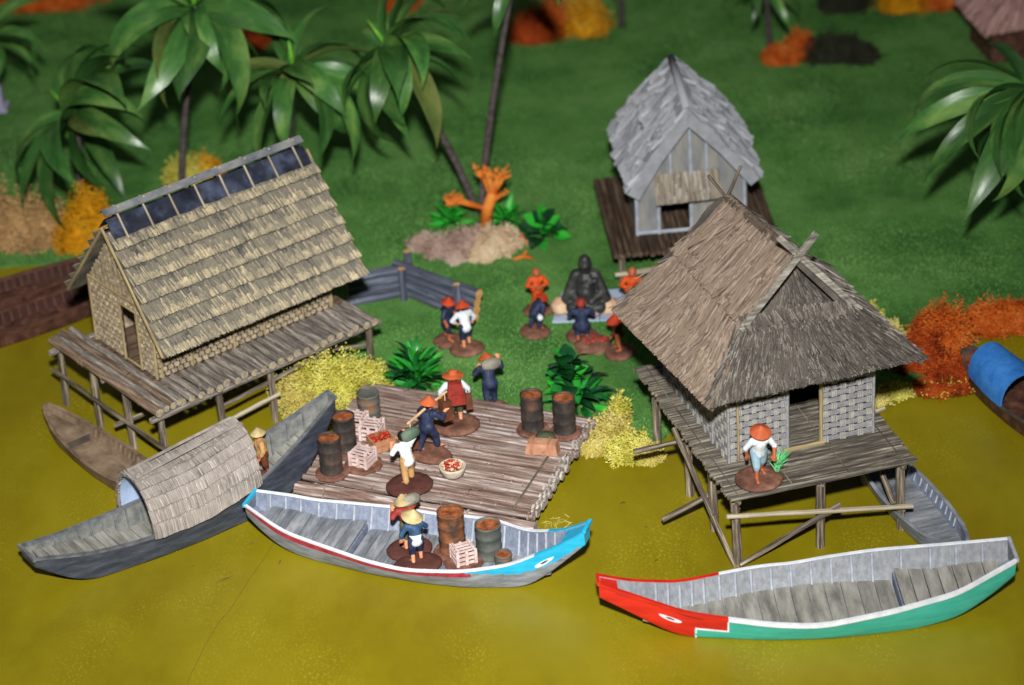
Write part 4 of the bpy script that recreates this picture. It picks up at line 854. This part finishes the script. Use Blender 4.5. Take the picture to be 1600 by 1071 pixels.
w_ = person('porter in wide red hat with a red back load and brown bags on the raft', (714, 666), RT, 8, 2.55, 'cloth_white', 'cloth_olive', 'skin', ('wide', 'hat_orange', .5), 6, (((-.2, .03, .64), (-.2, .06, .5)), ((.2, .03, .64), (.2, .06, .5))), .03, (1.05, .95, 'base_brown'))
bp_ = w_(0, -.16, .68); o = thing('back_pack', 'dark red two-part pack on the porter\'s back', 'pack', (bp_.x, bp_.y, bp_.z), 8)
mb = MB(); mb.box((0, -.02, .25), (.72, .4, .55), taper=.85); mb.build('upper_bag', 'cloth_red', o); mb = MB(); mb.box((0, -.05, -.27), (.82, .5, .5), taper=.95); mb.build('lower_bag', 'cloth_red', o)
q = w_(.24, .04, .42); mb = MB(); mb.box((0, 0, 0), (.32, .55, .75), Matrix.Rotation(.2, 3, 'Z'), taper=.85); mb.tube([V(0, -.15, .35), V(0, 0, .6), V(0, .15, .35)], .03, 5); o = mb.build('bag', 'basket_brown', loc=q); tag(o, 'dark brown bag hanging at the porter\'s right side', 'bag')
w_ = person('stooping porter in navy with orange hat and grey sack behind the raft', (768, 640), GZ, 10, 2.5, 'cloth_navy', 'cloth_navy', 'skin', ('cone', 'hat_orange', .42), 32, (((-.2, .05, .68), (-.12, .12, .8)), ((.22, .02, .75), (.2, .1, .92))), .08, (.8, .7, 'base_brown'), shin='trouser')
sack('grey sack on the stooping porter\'s back behind the raft', w_(.06, -.12, .83), (.95, .6, .5), 'sack_grey', 20)
person('man in navy with brown cap talking beside the white-shirted man', (700, 535), GZ, -120, 2.2, 'cloth_navy', 'cloth_navy', 'skin_dark', ('cone', 'hat_red', .36), 10, base=(.75, .7, 'base_brown'), sleeve=False)
person('man in white shirt and red hat seen from behind near the log wall', (730, 547), GZ, 20, 2.25, 'cloth_white', 'cloth_navy', 'skin', ('cone', 'hat_red', .38), 16, (((-.22, .03, .65), (-.12, .1, .55)), ((.2, .05, .64), (.17, .12, .52))), .06, (.85, .75, 'base_brown'))
person('standing figure in orange robe left of the seated statue', (841, 487), GZ, 190, 2.15, 'robe_orange', 'robe_orange', 'skin_dark', None, 0, (((-.19, .05, .64), (-.04, .14, .62)), ((.19, .05, .64), (.04, .14, .62))), .03, (.75, .65, 'base_brown'), robe=True, hair='skin_dark')
w_ = person('bowing figure in black with red hat before the left orange-robed figure', (836, 520), GZ, -60, 1.85, 'cloth_navy', 'cloth_navy', 'skin_dark', ('cone', 'hat_red', .36), 40, base=(.8, .7, 'base_brown'), shin='trouser')
sack('small white bag held by the bowing figure in black', w_(.2, .1, .48), (.4, .32, .3), 'cloth_white', 90, 'bag', 'bag')
person('kneeling figure in black with red headcloth facing the statue', (910, 527), GZ, 0, 2.6, 'cloth_navy', 'cloth_navy', 'skin_dark', None, 10, (((-.18, .08, .66), (-.05, .16, .7)), ((.18, .08, .66), (.05, .16, .7))), kneel=True, base=(.8, .75, 'base_brown'), hair='cloth_red')
o = thing('stone_mound', 'low reddish stony mound in front of the kneeling figure\'s base', 'mound', tuple(P(926, 541, GZ)), 10)
mb = MB(); mb.lathe([(.001, 0), (.95, 0), (.9, .15), (.6, .32), (.25, .38), (.001, .4)], 18, jit=.12); mb.build('mound_body', 'base_brown', o)
for i in range(8): a = random.uniform(0, 6.28); mb = MB(); mb.lathe([(.001, -.1), (.16, 0), (.1, .12), (.001, .15)], 7, (.6*math.cos(a)*random.random(), .5*math.sin(a)*random.random(), .33), jit=.2); mb.build('stone', 'cloth_red', o)
person('standing figure in orange robe right of the statue, half behind the hut roof', (990, 492), GZ, 170, 2.35, 'robe_orange', 'robe_orange', 'skin_dark', None, 0, (((-.19, .05, .64), (-.04, .14, .62)), ((.19, .05, .64), (.04, .14, .62))), .03, (.75, .65, 'base_brown'), robe=True, hair='skin_dark')
person('figure with broad red hat partly hidden by the hut eave', (968, 553), GZ, 60, 1.75, 'basket_brown', 'skin_dark', 'skin_dark', ('cone', 'hat_red', .5), 8, base=(.8, .7, 'base_brown'))

# ------------------------------------------------------------------ seated statue with its tile and offerings
p = P(917, 486, GZ+.1); o = thing('statue', 'dark grey seated stone statue with hooded robe', 'statue', (p.x, p.y, GZ+.1), 175)
K = [((-.5, 0, .35), (.5, 0, .35), .52, .52, 0), ((-.75, .35, .32), (.2, .62, .3), .34, .26, 0), ((.75, .35, .32), (-.2, .62, .3), .34, .26, 0), ((0, -.1, .6), (0, -.12, 1.5), .72, .58, 0), ((0, .3, .95), (0, .32, 1.05), .5, .48, 0), ((-.45, -.1, 1.75), (.45, -.1, 1.75), .3, .3, 0),
     ((-.58, -.05, 1.7), (-.88, .12, 1.0), .27, .26, 0), ((-.88, .12, 1.0), (-.3, .62, .72), .24, .17, 0), ((.58, -.05, 1.7), (.88, .12, 1.0), .27, .26, 0), ((.88, .12, 1.0), (.3, .62, .72), .24, .17, 0), ((0, 0, 1.95), (0, .05, 2.1), .26, .26, 0), ((0, .08, 2.28), (0, .04, 2.48), .3, .31, 0), ((0, -.04, 2.5), (0, -.06, 2.56), .25, .2, 0), ((-.3, -.05, 2.3), (-.3, -.03, 2.15), .09, .08, 0), ((.3, -.05, 2.3), (.3, -.03, 2.15), .09, .08, 0), ((0, .36, 2.32), (0, .4, 2.26), .05, .07, 0),
     ((-.1, .3, 2.17), (.1, .3, 2.17), .05, .05, 0), ((-.5, .3, 1.6), (.3, .4, 1.25), .16, .14, 0)]
K += [((0, -.25, .7), (0, -.2, 1.5), .88, .66, 0), ((0, .04, 2.3), (0, .02, 2.42), .36, .34, 0), ((-.5, -.1, 1.75), (-1.0, .0, .6), .3, .34, 0), ((.5, -.1, 1.75), (1.0, .0, .6), .3, .34, 0)]
K = [(tuple(Vector((a[0]*.92, a[1]*.92, a[2]*1.14))), tuple(Vector((b[0]*.92, b[1]*.92, b[2]*1.14))), ra*.95, rb*.95, m_) for a, b, ra, rb, m_ in K]
link('statue_body', fuse(K, ['statue'], .05, 'statue_body', 2), o)
q = [P(878, 458, GZ), P(1004, 452, GZ), P(1012, 500, GZ), P(862, 506, GZ)]; o = thing('stone_tile', 'pale blue paving under the seated statue', 'tile', (q[3].x, q[3].y, 0))
q = [V(a.x-q[3].x, a.y-q[3].y, 0) for a in q]
for i in range(2):
    for j in range(4):
        f = lambda u, v: bil(q, u, v)
        s4 = [f(j/4+.005, i/2+.01), f(j/4+.245, i/2+.01), f(j/4+.245, i/2+.49), f(j/4+.005, i/2+.49)]; zz = GZ+.1+random.uniform(-.012, .012); mb = MB(); mb.hexa([a+V(0, 0, GZ-.02) for a in s4], [a+V(0, 0, zz) for a in s4]); mb.build('tile', 'tile_blue', o)
for i, (x, y, lb) in enumerate(((878, 485, 'left beige offering stone before the statue'), (926, 488, 'pink offering stone behind the kneeling figure\'s head'), (949, 485, 'beige offering stone right of the statue\'s knees'))):
    p = P(x, y, GZ+.1); mb = MB(); mb.lathe([(.001, 0), (.5, 0), (.58, .2), (.5, .48), (.25, .66), (.001, .68)], 14, jit=.1); o = mb.build('offering_stone', 'cake' if i != 1 else 'rock_pink', None, True, loc=(p.x, p.y, GZ+.09)); tag(o, lb, 'stone', 'offerings before the statue')

# ------------------------------------------------------------------ grey log wall
p0 = P(633, 462, GZ); o = thing('log_wall', 'angled grey log breastwork with sawn ends beside the long house', 'wall', (p0.x, p0.y, 0)); 
qa, qb, q0 = P(545, 478, GZ)-p0, P(746, 505, GZ)-p0, V(0, 0, 0)
qa.z = qb.z = 0
for k in range(4): zz = GZ+.22+.42*k; log('wall_log', q0+(q0-qa).normalized()*.5+V(0, 0, zz), qa+V(0, 0, zz), .25, 'fence_log', o, 'log_end')
for k in range(4): zz = GZ+.3+.42*k; log('wall_log', q0-(qb).normalized()*.55+V(0, 0, zz), qb+V(0, 0, zz+.0)+V(random.uniform(-.1, .25), 0, 0), .27, 'fence_log', o, 'log_end')
for pp, h in ((V(-.05, -.45, 0), 1.9), (V(.25, .45, 0), 2.4), (qb+V(-.9, .5, 0), 2.1), (qb+V(-.5, .55, 0), 1.8), (qb*.5+V(.2, .5, 0), 1.5)): log('stake', pp+V(0, 0, GZ-.1), pp+V(0, 0, h), .19, 'fence_log', o, 'log_end')

# ------------------------------------------------------------------ plants
def leaf_mesh(name, L, W, droop, up, mt, nseg=12, fold=.22, tip=1.0, base=.25):
    "a blade along +X that rises and then droops"
    mb = MB(); path = [V(0, 0, 0)]; a = math.radians(up); seg = L/nseg
    for i in range(nseg): path.append(path[-1]+V(math.cos(a), 0, math.sin(a))*seg); a -= math.radians(droop)/nseg*(0.5+1.0*i/nseg)
    def f(u, v):
        x = u*nseg; i = min(int(x), nseg-1); p = path[i].lerp(path[i+1], x-i); q = 2*v-1
        wd = W/2*(base+(1-base)*math.sin(math.pi*min(1, u*.95+.05)**.8))*(1 if u < .7 else max(.02, 1-((u-.7)/.3)**1.6*tip))
        return p+V(0, q*wd, abs(q)*wd*fold*(1-u*.6)-.02*math.sin(u*14)*q*wd)
    mb.grid(f, nseg, 4); mb.grid(lambda u, v: f(u, v)-V(0, 0, .025), nseg, 4, flip=True)
    return mb.mesh(name, mt, True)
def palm(label, foot, crown, hz, leaves, trunk=True, scale=1.0, tilt=(0, 0), lean=None, dark=False, spear=True, n=18, seed=1, len_=5.0, wid=1.5, r=.165, low=3):
    rnd = random.Random(seed); b = P(foot[0], foot[1], GZ) if len(foot) == 2 else Vector(foot); t = P(crown[0], crown[1], hz)
    o = thing('palm_tree', label, 'palm', (b.x, b.y, GZ), 0, 'model palm trees'); top = V(t.x-b.x, t.y-b.y, hz-GZ)
    mb = MB(); k = 14; pts = [V(top.x*(i/k)**1.3, top.y*(i/k)**1.3, -.1+(top.z+.1)*i/k) for i in range(k+1)]
    mb.tube(pts, [r*(1.25-.45*i/k)*(1+.08*(i % 2)) for i in range(k+1)], 9); mb.build('trunk', 'palm_trunk', o, True)
    mb = MB(); mb.lathe([(.001, -.35), (r*.9, -.3), (r*1.5, 0), (r*1.1, .4), (.001, .6)], 10); cr = mb.build('crown', 'palm_leaf', o, True, loc=top); cr.rotation_euler = (math.radians(tilt[0]), math.radians(tilt[1]), 0)
    meshes = PALM
    for i in range(n) if leaves is None else range(len(leaves)):
        if leaves is None: az, el, sc = i*137.5+rnd.uniform(-12, 12), 62-78*i/n+rnd.uniform(-8, 8), rnd.uniform(.8, 1.1)
        else: az, el, sc = leaves[i]; az += rnd.uniform(-7, 7); el += rnd.uniform(-12, 12); sc *= rnd.uniform(.82, 1.1)
        q = Quaternion((0, 0, 1), math.radians(az)) @ Quaternion((0, 1, 0), math.radians(-el)) @ Quaternion((1, 0, 0), math.radians(rnd.uniform(-42, 42)))
        lf = link('leaf', meshes[rnd.randrange(len(meshes))], cr, (.0, 0, .1+.25*rnd.random()), None, q); s_ = sc*len_/5.0; lf.scale = (s_, s_*wid/1.5*rnd.uniform(.85, 1.1), s_)
    for i in range(low):
        q = Quaternion((0, 0, 1), math.radians(i*360/low+rnd.uniform(-14, 14))) @ Quaternion((0, 1, 0), math.radians(rnd.uniform(5, 40))) @ Quaternion((1, 0, 0), math.radians(rnd.uniform(-25, 25)))
        lf = link('leaf', meshes[rnd.randrange(2)], cr, (0, 0, rnd.random()*.1), None, q); s_ = rnd.uniform(.75, 1.05)*len_/5.0; lf.scale = (s_, s_*wid/1.5*rnd.uniform(.8, 1.05), s_)
    if spear: mb = MB(); mb.tube([V(0, 0, .3), V(-.05, 0, 1.2), V(-.1, .05, 2.1)], [.17, .14, .02], 7); mb.build('spear_leaf', 'palm_spear', cr, True)
    return o
mat('palm_leaf_olive', [c(66, 82, 38), c(92, 108, 52), c(124, 128, 66)], .5, (.3, 1.6, 1), .4, .02, 3, spec=.5, rnd=.3)
PALM = [leaf_mesh('palm_leaf', l, w_, d, 0, m_, 14, .34, base=b_) for d, l, w_, m_, b_ in ((75, 5.3, 1.5, 'palm_leaf', .25), (100, 5.6, 1.35, 'palm_leaf', .2), (120, 5.3, 1.6, 'palm_leaf', .3), (150, 5.8, 1.4, 'palm_leaf', .25), (110, 5.0, 1.2, 'palm_leaf_olive', .2), (165, 5.6, 1.5, 'palm_leaf', .25))]
palm('low palm left of the long house with a bright spear leaf', (128, 335), (122, 186), 6.0, [(195, 20, 1), (212, 10, .95), (228, 5, 1), (244, -5, 1), (262, 12, 1.05), (280, 8, .9), (305, 22, 1.15), (322, 30, 1.2), (345, 30, 1.15), (5, 25, 1.15), (35, 45, 1.0), (62, 60, 1.05), (80, 40, .9), (150, 10, .8), (295, -15, .9), (120, 20, .9)], tilt=(-12, -38), len_=5.8, wid=1.3)
palm('tall palm with straight trunk rising behind the long house', (284, 322), (306, 22), 11.3, [(200, 20, 1.05), (218, 25, 1.1), (238, 10, 1.1), (252, -5, 1.0), (268, 15, .95), (285, 0, 1.0), (300, 5, 1.1), (318, 20, 1.1), (335, 10, 1), (175, 35, 1.1), (150, 40, 1), (10, 30, 1.1), (40, 40, 1), (80, 50, 1), (120, 50, 1), (228, -15, 1.05), (310, -20, .9)], len_=5.9, wid=1.35, seed=3)
palm('palm with a full star of leaves right of the tall trunk', (452, 322), (459, 116), 8.3, [(100, 62, .9), (70, 55, .95), (125, 40, .8), (15, 28, 1.05), (0, 12, 1.0), (35, 35, .9), (340, 20, 1.05), (322, 10, 1.15), (305, 5, 1.15), (288, 15, 1.1), (270, 30, .9), (252, 8, .95), (235, 15, 1.05), (218, 22, 1.1), (200, 18, 1.0), (180, 25, .9), (160, 30, .85), (295, -18, 1.0), (262, -15, .9)], len_=5.5, wid=1.15, seed=5)
palm('leaning palm with its spear leaf pointing left, above the pale moss clumps', (743, 330), (612, 82), 9.3, [(235, 10, 1.05), (250, 0, 1.05), (265, 12, 1.0), (282, 5, 1.05), (300, 12, 1.0), (318, 22, 1.0), (335, 25, .95), (350, 20, 1.0), (10, 30, 1.05), (30, 35, 1.1), (50, 45, 1.1), (75, 50, .9), (110, 45, .9), (200, 15, .9), (218, 0, 1), (325, -10, 1.0), (292, -18, 1.1)], tilt=(-8, -30), len_=5.6, wid=1.2, seed=8)
palm('slender curved palm whose crown is cut off by the top edge', (752, 335), (806, -48), 13.2, None, n=14, len_=3.6, wid=1.2, seed=9, r=.165)
palm('palm at the right edge with drooping leaves over the lawn', (1618, 430), (1608, 150), 9.2, [(165, 20, 1.0), (180, 28, 1.1), (192, 15, 1.1), (205, 18, 1.2), (215, 5, 1.15), (226, 0, 1.1), (238, 10, 1.2), (250, 0, 1.25), (262, -5, 1.25), (280, 10, 1.1), (300, 10, 1.1), (330, 20, 1), (0, 30, 1), (60, 45, 1), (110, 50, 1), (140, 40, .9)], len_=6.0, wid=.98, seed=11, low=4)
palm('dark palm far back left of the orange bush', (1203, 80), (1196, -20), 4.6, None, n=12, len_=3.2, wid=1.0, seed=12)
palm('bare trunked palm far back beside the yellow bush', (972, 42), (968, -70), 5.6, None, n=9, len_=2.6, wid=.9, seed=13)
palm('dark palm cut off by the upper left edge', (-22, 185), (-18, 70), 5.2, None, n=13, len_=4.2, wid=1.3, seed=14)

def plant(label, px, n, variants, hgt, spread, seed, group='green plastic plants', stem='plastic_dark', el=(20, 75), cat='plant'):
    rnd = random.Random(seed); p = P(px[0], px[1], GZ); o = thing('green_plant', label, cat, (p.x, p.y, GZ), 0, group)
    mb = MB(); mb.tube([V(0, 0, -.02), V(.03, 0, hgt*.4), V(0, .03, hgt*.7)], [.09, .07, .04], 6); mb.build('stem', stem, o)
    for i in range(n):
        az = i*137.5+rnd.uniform(-15, 15); t = i/n; e = el[0]+(el[1]-el[0])*t+rnd.uniform(-12, 12); q = Quaternion((0, 0, 1), math.radians(az)) @ Quaternion((0, 1, 0), math.radians(-e)) @ Quaternion((1, 0, 0), math.radians(rnd.uniform(-40, 40)))
        me = variants[rnd.randrange(len(variants))]; r0 = spread*.35*(1-t)*rnd.random(); s_ = rnd.uniform(.75, 1.1)
        lf = link('leaf', me, o, (r0*math.cos(math.radians(az)), r0*math.sin(math.radians(az)), .05+hgt*.68*t*rnd.uniform(.6, 1)), None, q); lf.scale = (s_, s_, s_)
STRAP = [leaf_mesh('strap_leaf', 1.75, .30, d, 0, m_, 7, .3) for d, m_ in ((30, 'plastic_leaf'), (60, 'plastic_leaf'), (80, 'plastic_dark'), (45, 'bright_leaf'))]
BROAD = [leaf_mesh('broad_leaf', 1.05, .78, d, 0, m_, 7, .25, .6) for d, m_ in ((20, 'plastic_leaf'), (50, 'plastic_dark'), (70, 'plastic_dark'), (40, 'bright_leaf'))]
plant('spiky dark green plant behind the left half of the raft', (651, 603), 70, STRAP, 1.5, 2.6, 21, el=(5, 80)); plant('low spiky green leaves at the foot of the glossy round-leaved plant', (905, 632), 40, STRAP, .6, 2.4, 22, el=(0, 60))
plant('glossy round-leaved plant behind the right drums of the raft', (890, 618), 34, BROAD, 3.3, 4.6, 23, el=(-10, 55)); plant('small dark glossy plant right of the cream moss clump', (850, 372), 24, BROAD, 1.7, 2.6, 24, el=(-10, 55))
SMALL = [leaf_mesh('small_leaf', 1.1, .3, d, 0, 'bright_leaf', 6, .3) for d in (30, 60)]
plant('bright green tuft behind the pinkish grey moss clump', (703, 352), 34, SMALL, .8, 1.3, 25, el=(5, 75)); plant('bright green tuft right of the orange coral plant', (792, 350), 26, SMALL, .8, 1.2, 26, el=(5, 75)); plant('green tuft in front of the low palm', (130, 332), 24, SMALL, .8, 1.2, 27, el=(5, 75))

def lichen(label, blobs, mats, n, size=.2, ground=GZ, name='lichen_bush', cat='bush', strand=.03):
    n = int(n*3.2); size *= .46
    "a mass of curly moss: short bent twigs all through a set of overlapping mounds (px, py, rx, ry, height)"
    c0 = P(blobs[0][0], blobs[0][1], ground); mb = MB(); wts = [b[2]*b[3]+.2 for b in blobs]
    core = MB()
    for k, b in enumerate(blobs):
        p = P(b[0], b[1], ground)-c0; core.lathe([(.001, -.02), (.7, -.02), (.72, .2), (.6, .45), (.38, .62), (.001, .7)], 14, jit=.12)
        m_ = 14*6; core.v[-m_:] = [(p.x+x*b[2], p.y+y*b[3], z*b[4]) for x, y, z in core.v[-m_:]]; core.m[-(13*5+5):] = [len(mats)-1 if False else k % len(mats)]*(13*5+5)
    for i in range(n):
        b = random.choices(blobs, wts)[0]; k = blobs.index(b); p = P(b[0], b[1], ground)-c0; a = random.uniform(0, 6.2832); cz = random.random(); rr_ = random.uniform(.62, 1.06); r = math.sqrt(1-cz*cz)*rr_; h = cz*rr_
        lump = 1+.17*math.sin(a*5+k+cz*6)+.12*math.sin(a*11+h*9)+.08*math.sin(a*19-cz*17)
        q = V(p.x+b[2]*r*math.cos(a)*lump, p.y+b[3]*r*math.sin(a)*lump, .02+b[4]*h*lump); d = V(math.cos(a)*r/b[2]+random.gauss(0, .5), math.sin(a)*r/b[3]+random.gauss(0, .5), h/b[4]+random.gauss(0, .4)).normalized()
        s_ = size*random.uniform(.5, 1.3); m_ = (k if random.random() < .93 else k+1) % len(mats)
        e1 = d.orthogonal().normalized(); ph = random.uniform(0, 6.28); e2 = d.cross(e1); s1 = (e1*math.cos(ph)+e2*math.sin(ph))
        q1 = q+d*s_*.6+s1*s_*.2; w2 = s1.cross(d)*strand; tips = [q1+(d*.5+s1*.8)*s_*.7, q1+(d*.6-s1*.7+w2)*s_*.7]
        mb.add([q-w2, q+w2, q1+w2, q1-w2, tips[0]+w2*.6, tips[0]-w2*.6, tips[1]+s1*strand*.6, tips[1]-w2*.6], [(0, 1, 2, 3), (3, 2, 4, 5), (3, 2, 6, 7)], m_)
    o = thing(name, label, cat, (c0.x, c0.y, ground), 0, 'model moss bushes'); core.build('moss_core', mats, o, True); mb.build('moss', mats, o, kind='stuff')
lichen('bright yellow moss bush under the right end of the long house', [(520, 628, 1.7, 1.2, 2.3), (465, 630, 1.1, .9, 1.6), (570, 612, 1.1, .8, 1.5), (480, 650, .9, .7, .9)], ['lichen_yellow', 'lichen_straw'], 5200, .26)
lichen('straw-yellow moss on the waterline right of the raft', [(985, 712, 1.1, .9, .9), (955, 690, 1.0, .9, 1.1), (1012, 718, .7, .6, .7), (968, 662, .5, .5, 1.3), (930, 708, .7, .4, .5)], ['lichen_yellow', 'lichen_straw', 'lichen_straw'], 3600, .26, .0)
lichen('orange and red moss bank right of the hipped hut', [(1478, 548, 1.2, .9, 2.3), (1435, 570, 1.2, 1.0, 1.5), (1448, 538, .8, .7, 1.5), (1490, 595, 1.1, .9, .9), (1470, 612, 1.4, .6, .6), (1420, 550, .6, .6, .7)], ['lichen_orange', 'lichen_red', 'lichen_orange', 'lichen_red', 'lichen_red', 'lichen_yellow'], 7000, .24)
lichen('long orange moss hedge behind the blue-canopied boat', [(1545, 518, 1.1, .8, 1.5), (1585, 512, 1.2, .8, 1.2), (1630, 505, 1.4, .8, 1.3)], ['lichen_orange', 'lichen_orange', 'lichen_red'], 3600, .24)
lichen('yellow-green moss between the hipped hut and the orange moss', [(1352, 500, .7, .6, .8), (1385, 525, .7, .6, .7), (1400, 618, .8, .5, .5), (1370, 630, .6, .5, .5)], ['lichen_yellow', 'lichen_straw'], 2200, .24)
lichen('shaggy tan moss bush on the left bank', [(20, 380, 2.2, 1.5, 2.7), (72, 378, 1.3, 1.1, 2.1), (-40, 378, 2, 1.4, 2.5)], ['lichen_tan', 'lichen_tan', 'lichen_straw'], 3600, .34)
lichen('golden yellow foam bush behind the long house gable', [(142, 362, 1.2, 1.0, 2.4), (122, 388, 1.1, .9, 1.8), (165, 372, .9, .9, 1.6)], ['lichen_gold'], 3200, .2)
lichen('small yellow bush behind the long house ridge', [(295, 290, 1.2, .9, 1.6), (325, 285, .9, .8, 1.4)], ['lichen_yellow', 'lichen_gold'], 1500, .26)
lichen('vivid orange bush on the far lawn', [(1222, 96, 1.1, .8, .9), (1250, 88, .9, .8, 1.4)], ['lichen_orange'], 1500, .26); lichen('dark grey-green bush beside the vivid orange bush', [(1305, 92, 1.9, 1.0, 1.4), (1345, 95, 1.0, .8, 1.0)], ['lichen_dark'], 1700, .3)
lichen('red-brown bush far back behind the slender palm', [(835, 62, 1.5, 1.0, 1.8), (862, 55, 1.2, 1.0, 2.2)], ['lichen_red', 'lichen_orange'], 1500, .3); lichen('yellow-ochre bush far back at the top edge', [(915, 52, 1.4, 1.0, 2.2), (890, 40, 1.0, 1.0, 2.0)], ['lichen_gold', 'lichen_straw'], 1500, .3)
lichen('orange-yellow bush cut by the top edge at the right', [(1415, 14, 1.6, 1.0, 1.2), (1470, 10, 1.5, 1.0, 1.2)], ['lichen_gold', 'lichen_orange'], 1300, .3); lichen('orange bush at the top left corner', [(80, 12, 3.0, 1.0, 1.2), (40, 6, 2, 1, 1.2)], ['lichen_orange'], 1300, .3)
lichen('small orange bush far back above the leaning palm', [(628, 12, 1.0, .8, 1.2)], ['lichen_orange'], 700, .3); lichen('dark bush at the top edge above the vivid orange bush', [(1320, 14, 1.6, 1, 1.0)], ['lichen_dark'], 800, .3); lichen('reddish bush between the tall palm and the star palm', [(398, 72, .8, .8, 1.2)], ['lichen_red'], 600, .3)

# pale rocks, coral-like orange plant
lichen('pinkish grey moss clump left of the orange coral plant', [(695, 396, 1.1, .8, .9), (722, 392, .8, .8, 1.1), (665, 388, .8, .6, .7), (712, 408, .5, .5, .5), (742, 382, .8, .6, .9)], ['rock_pink'], 2600, .22); lichen('cream moss clump below the orange coral plant', [(776, 392, 1.15, .95, 1.2), (755, 404, .7, .6, .6), (792, 386, .7, .7, 1.0)], ['rock_beige'], 2200, .2)
p = P(758, 352, GZ); o = thing('coral_plant', 'branching orange coral-like plant by the twin palm trunks', 'plant', (p.x, p.y, GZ))
mb = MB(); mb.tube([V(0, 0, -.1), V(.2, 0, 1.0), V(.5, 0, 1.8)], [.35, .3, .28], 8); mb.build('stem', 'coral', o, True)
def coral_fan(base, tip, n, spread):
    mb = MB(); d = tip-base
    for i in range(n):
        e = base+d*random.uniform(.75, 1.05)+V(random.gauss(0, spread), random.gauss(0, spread*.6), random.gauss(0, spread*.4)); m_ = base.lerp(e, .5)+V(random.gauss(0, .1), random.gauss(0, .08), .05)
        mb.tube([base, m_, e], [.11, .09, .04], 6)
        for k in range(3): q = m_.lerp(e, random.uniform(.1, .8)); mb.tube([q, q+V(random.gauss(0, .22), random.gauss(0, .15), random.uniform(.1, .4))], [.07, .03], 5)
    mb.build('branch', 'coral', o, True)
for a, b, n_, sp in ((V(.4, 0, 1.5), V(-.5, 0, 3.6), 3, .12), (V(.5, 0, 1.6), V(.35, 0, 3.5), 5, .2), (V(.5, 0, 1.6), V(.85, 0, 3.4), 6, .22), (V(.5, 0, 1.7), V(1.35, 0, 3.4), 4, .14), (V(.3, 0, 1.1), V(1.3, 0, 1.9), 3, .12), (V(.2, 0, .9), V(-1.9, 0, 1.6), 6, .22), (V(-.9, 0, 1.4), V(-2.0, 0, 1.4), 6, .2)): coral_fan(a, b, n_, sp)
for x, y, lb in ((812, 382, 'short orange sprig right of the cream moss clump'), (818, 408, 'rusty orange twig lying on the grass below the cream moss clump')):
    p = P(x, y, GZ); mb = MB(); mb.tube([V(-.5, 0, .12), V(0, .1, .2), V(.5, .0, .1)], [.1, .22 if y < 400 else .1, .06], 6); mb.tube([V(0, .1, .2), V(.2, .2, .5)], [.1, .05], 6); q = mb.build('sprig', 'lichen_orange', None, True, loc=(p.x, p.y, GZ)); tag(q, lb, 'sprig')

# bits floating on the painted water
for i, (x, y, l, a, mt, lb) in enumerate(((350, 907, .75, 35, 'debris', 'dark twig floating below the sampan'), (393, 851, .25, 0, 'debris', 'dark speck of debris just under the sampan hull'), (437, 879, .3, 80, 'debris', 'dark speck of debris left of the cargo boat hull'), (973, 787, .22, 10, 'debris', 'brown flake on open water left of the hipped hut'), (1009, 825, .14, 0, 'debris', 'tiny dark speck nearest the blue prow'), (1026, 877, .14, 30, 'debris', 'tiny dark speck above the red bow'), (301, 886, .12, 0, 'debris', 'tiny dark speck under the sampan bow'))):
    p = P(x, y, 0); mb = MB(); d = V(math.cos(math.radians(a)), math.sin(math.radians(a)), 0)*l/2; mb.tube([-d+V(0, 0, .02), V(.02, .03, .05), d+V(0, 0, .02)], [.02, .035, .015], 5); o = mb.build('twig', mt, loc=(p.x, p.y, 0)); tag(o, lb, 'twig')
p = P(868, 818, 0); mb = MB()
for i in range(26): q = V(random.gauss(0, .35), random.gauss(0, .22), .03); d = V(random.gauss(0, 1), random.gauss(0, 1), random.uniform(0, .4)).normalized()*.16; mb.tube([q-d*.6, q+d], [.02, .012], 4)
o = mb.build('straw_scraps', 'lichen_straw', loc=(p.x, p.y, 0)); tag(o, 'scraps of yellow straw floating behind the blue prow', 'straw')
pts = [P(*q, .012) for q in ((430, 845), (415, 870), (388, 908), (360, 952), (340, 975), (320, 1010), (298, 1055), (285, 1090))]; mb = MB(); p = pts[0]; mb.tube([q-p+V(0, 0, .004) for q in pts], .011, 5); o = mb.build('thread', 'thread', loc=p); tag(o, 'thin dark thread lying on the water in front of the boats', 'thread')
for names, g in ((('stilt_house', 'hut'), 'model village houses'), (('wooden_boat', 'sampan', 'canoe'), 'boats on the painted water'), (('sack', 'bag'), 'carried sacks and bags'), (('twig',), 'bits floating on the water'), (('sprig',), 'orange sprigs')):
    for o in bpy.data.objects:
        if o.parent is None and o.name.split('.')[0] in names and 'group' not in o: o['group'] = g
print('OBJECTS', len(bpy.data.objects), 'TRIS', sum(len(m.polygons) for m in bpy.data.meshes))
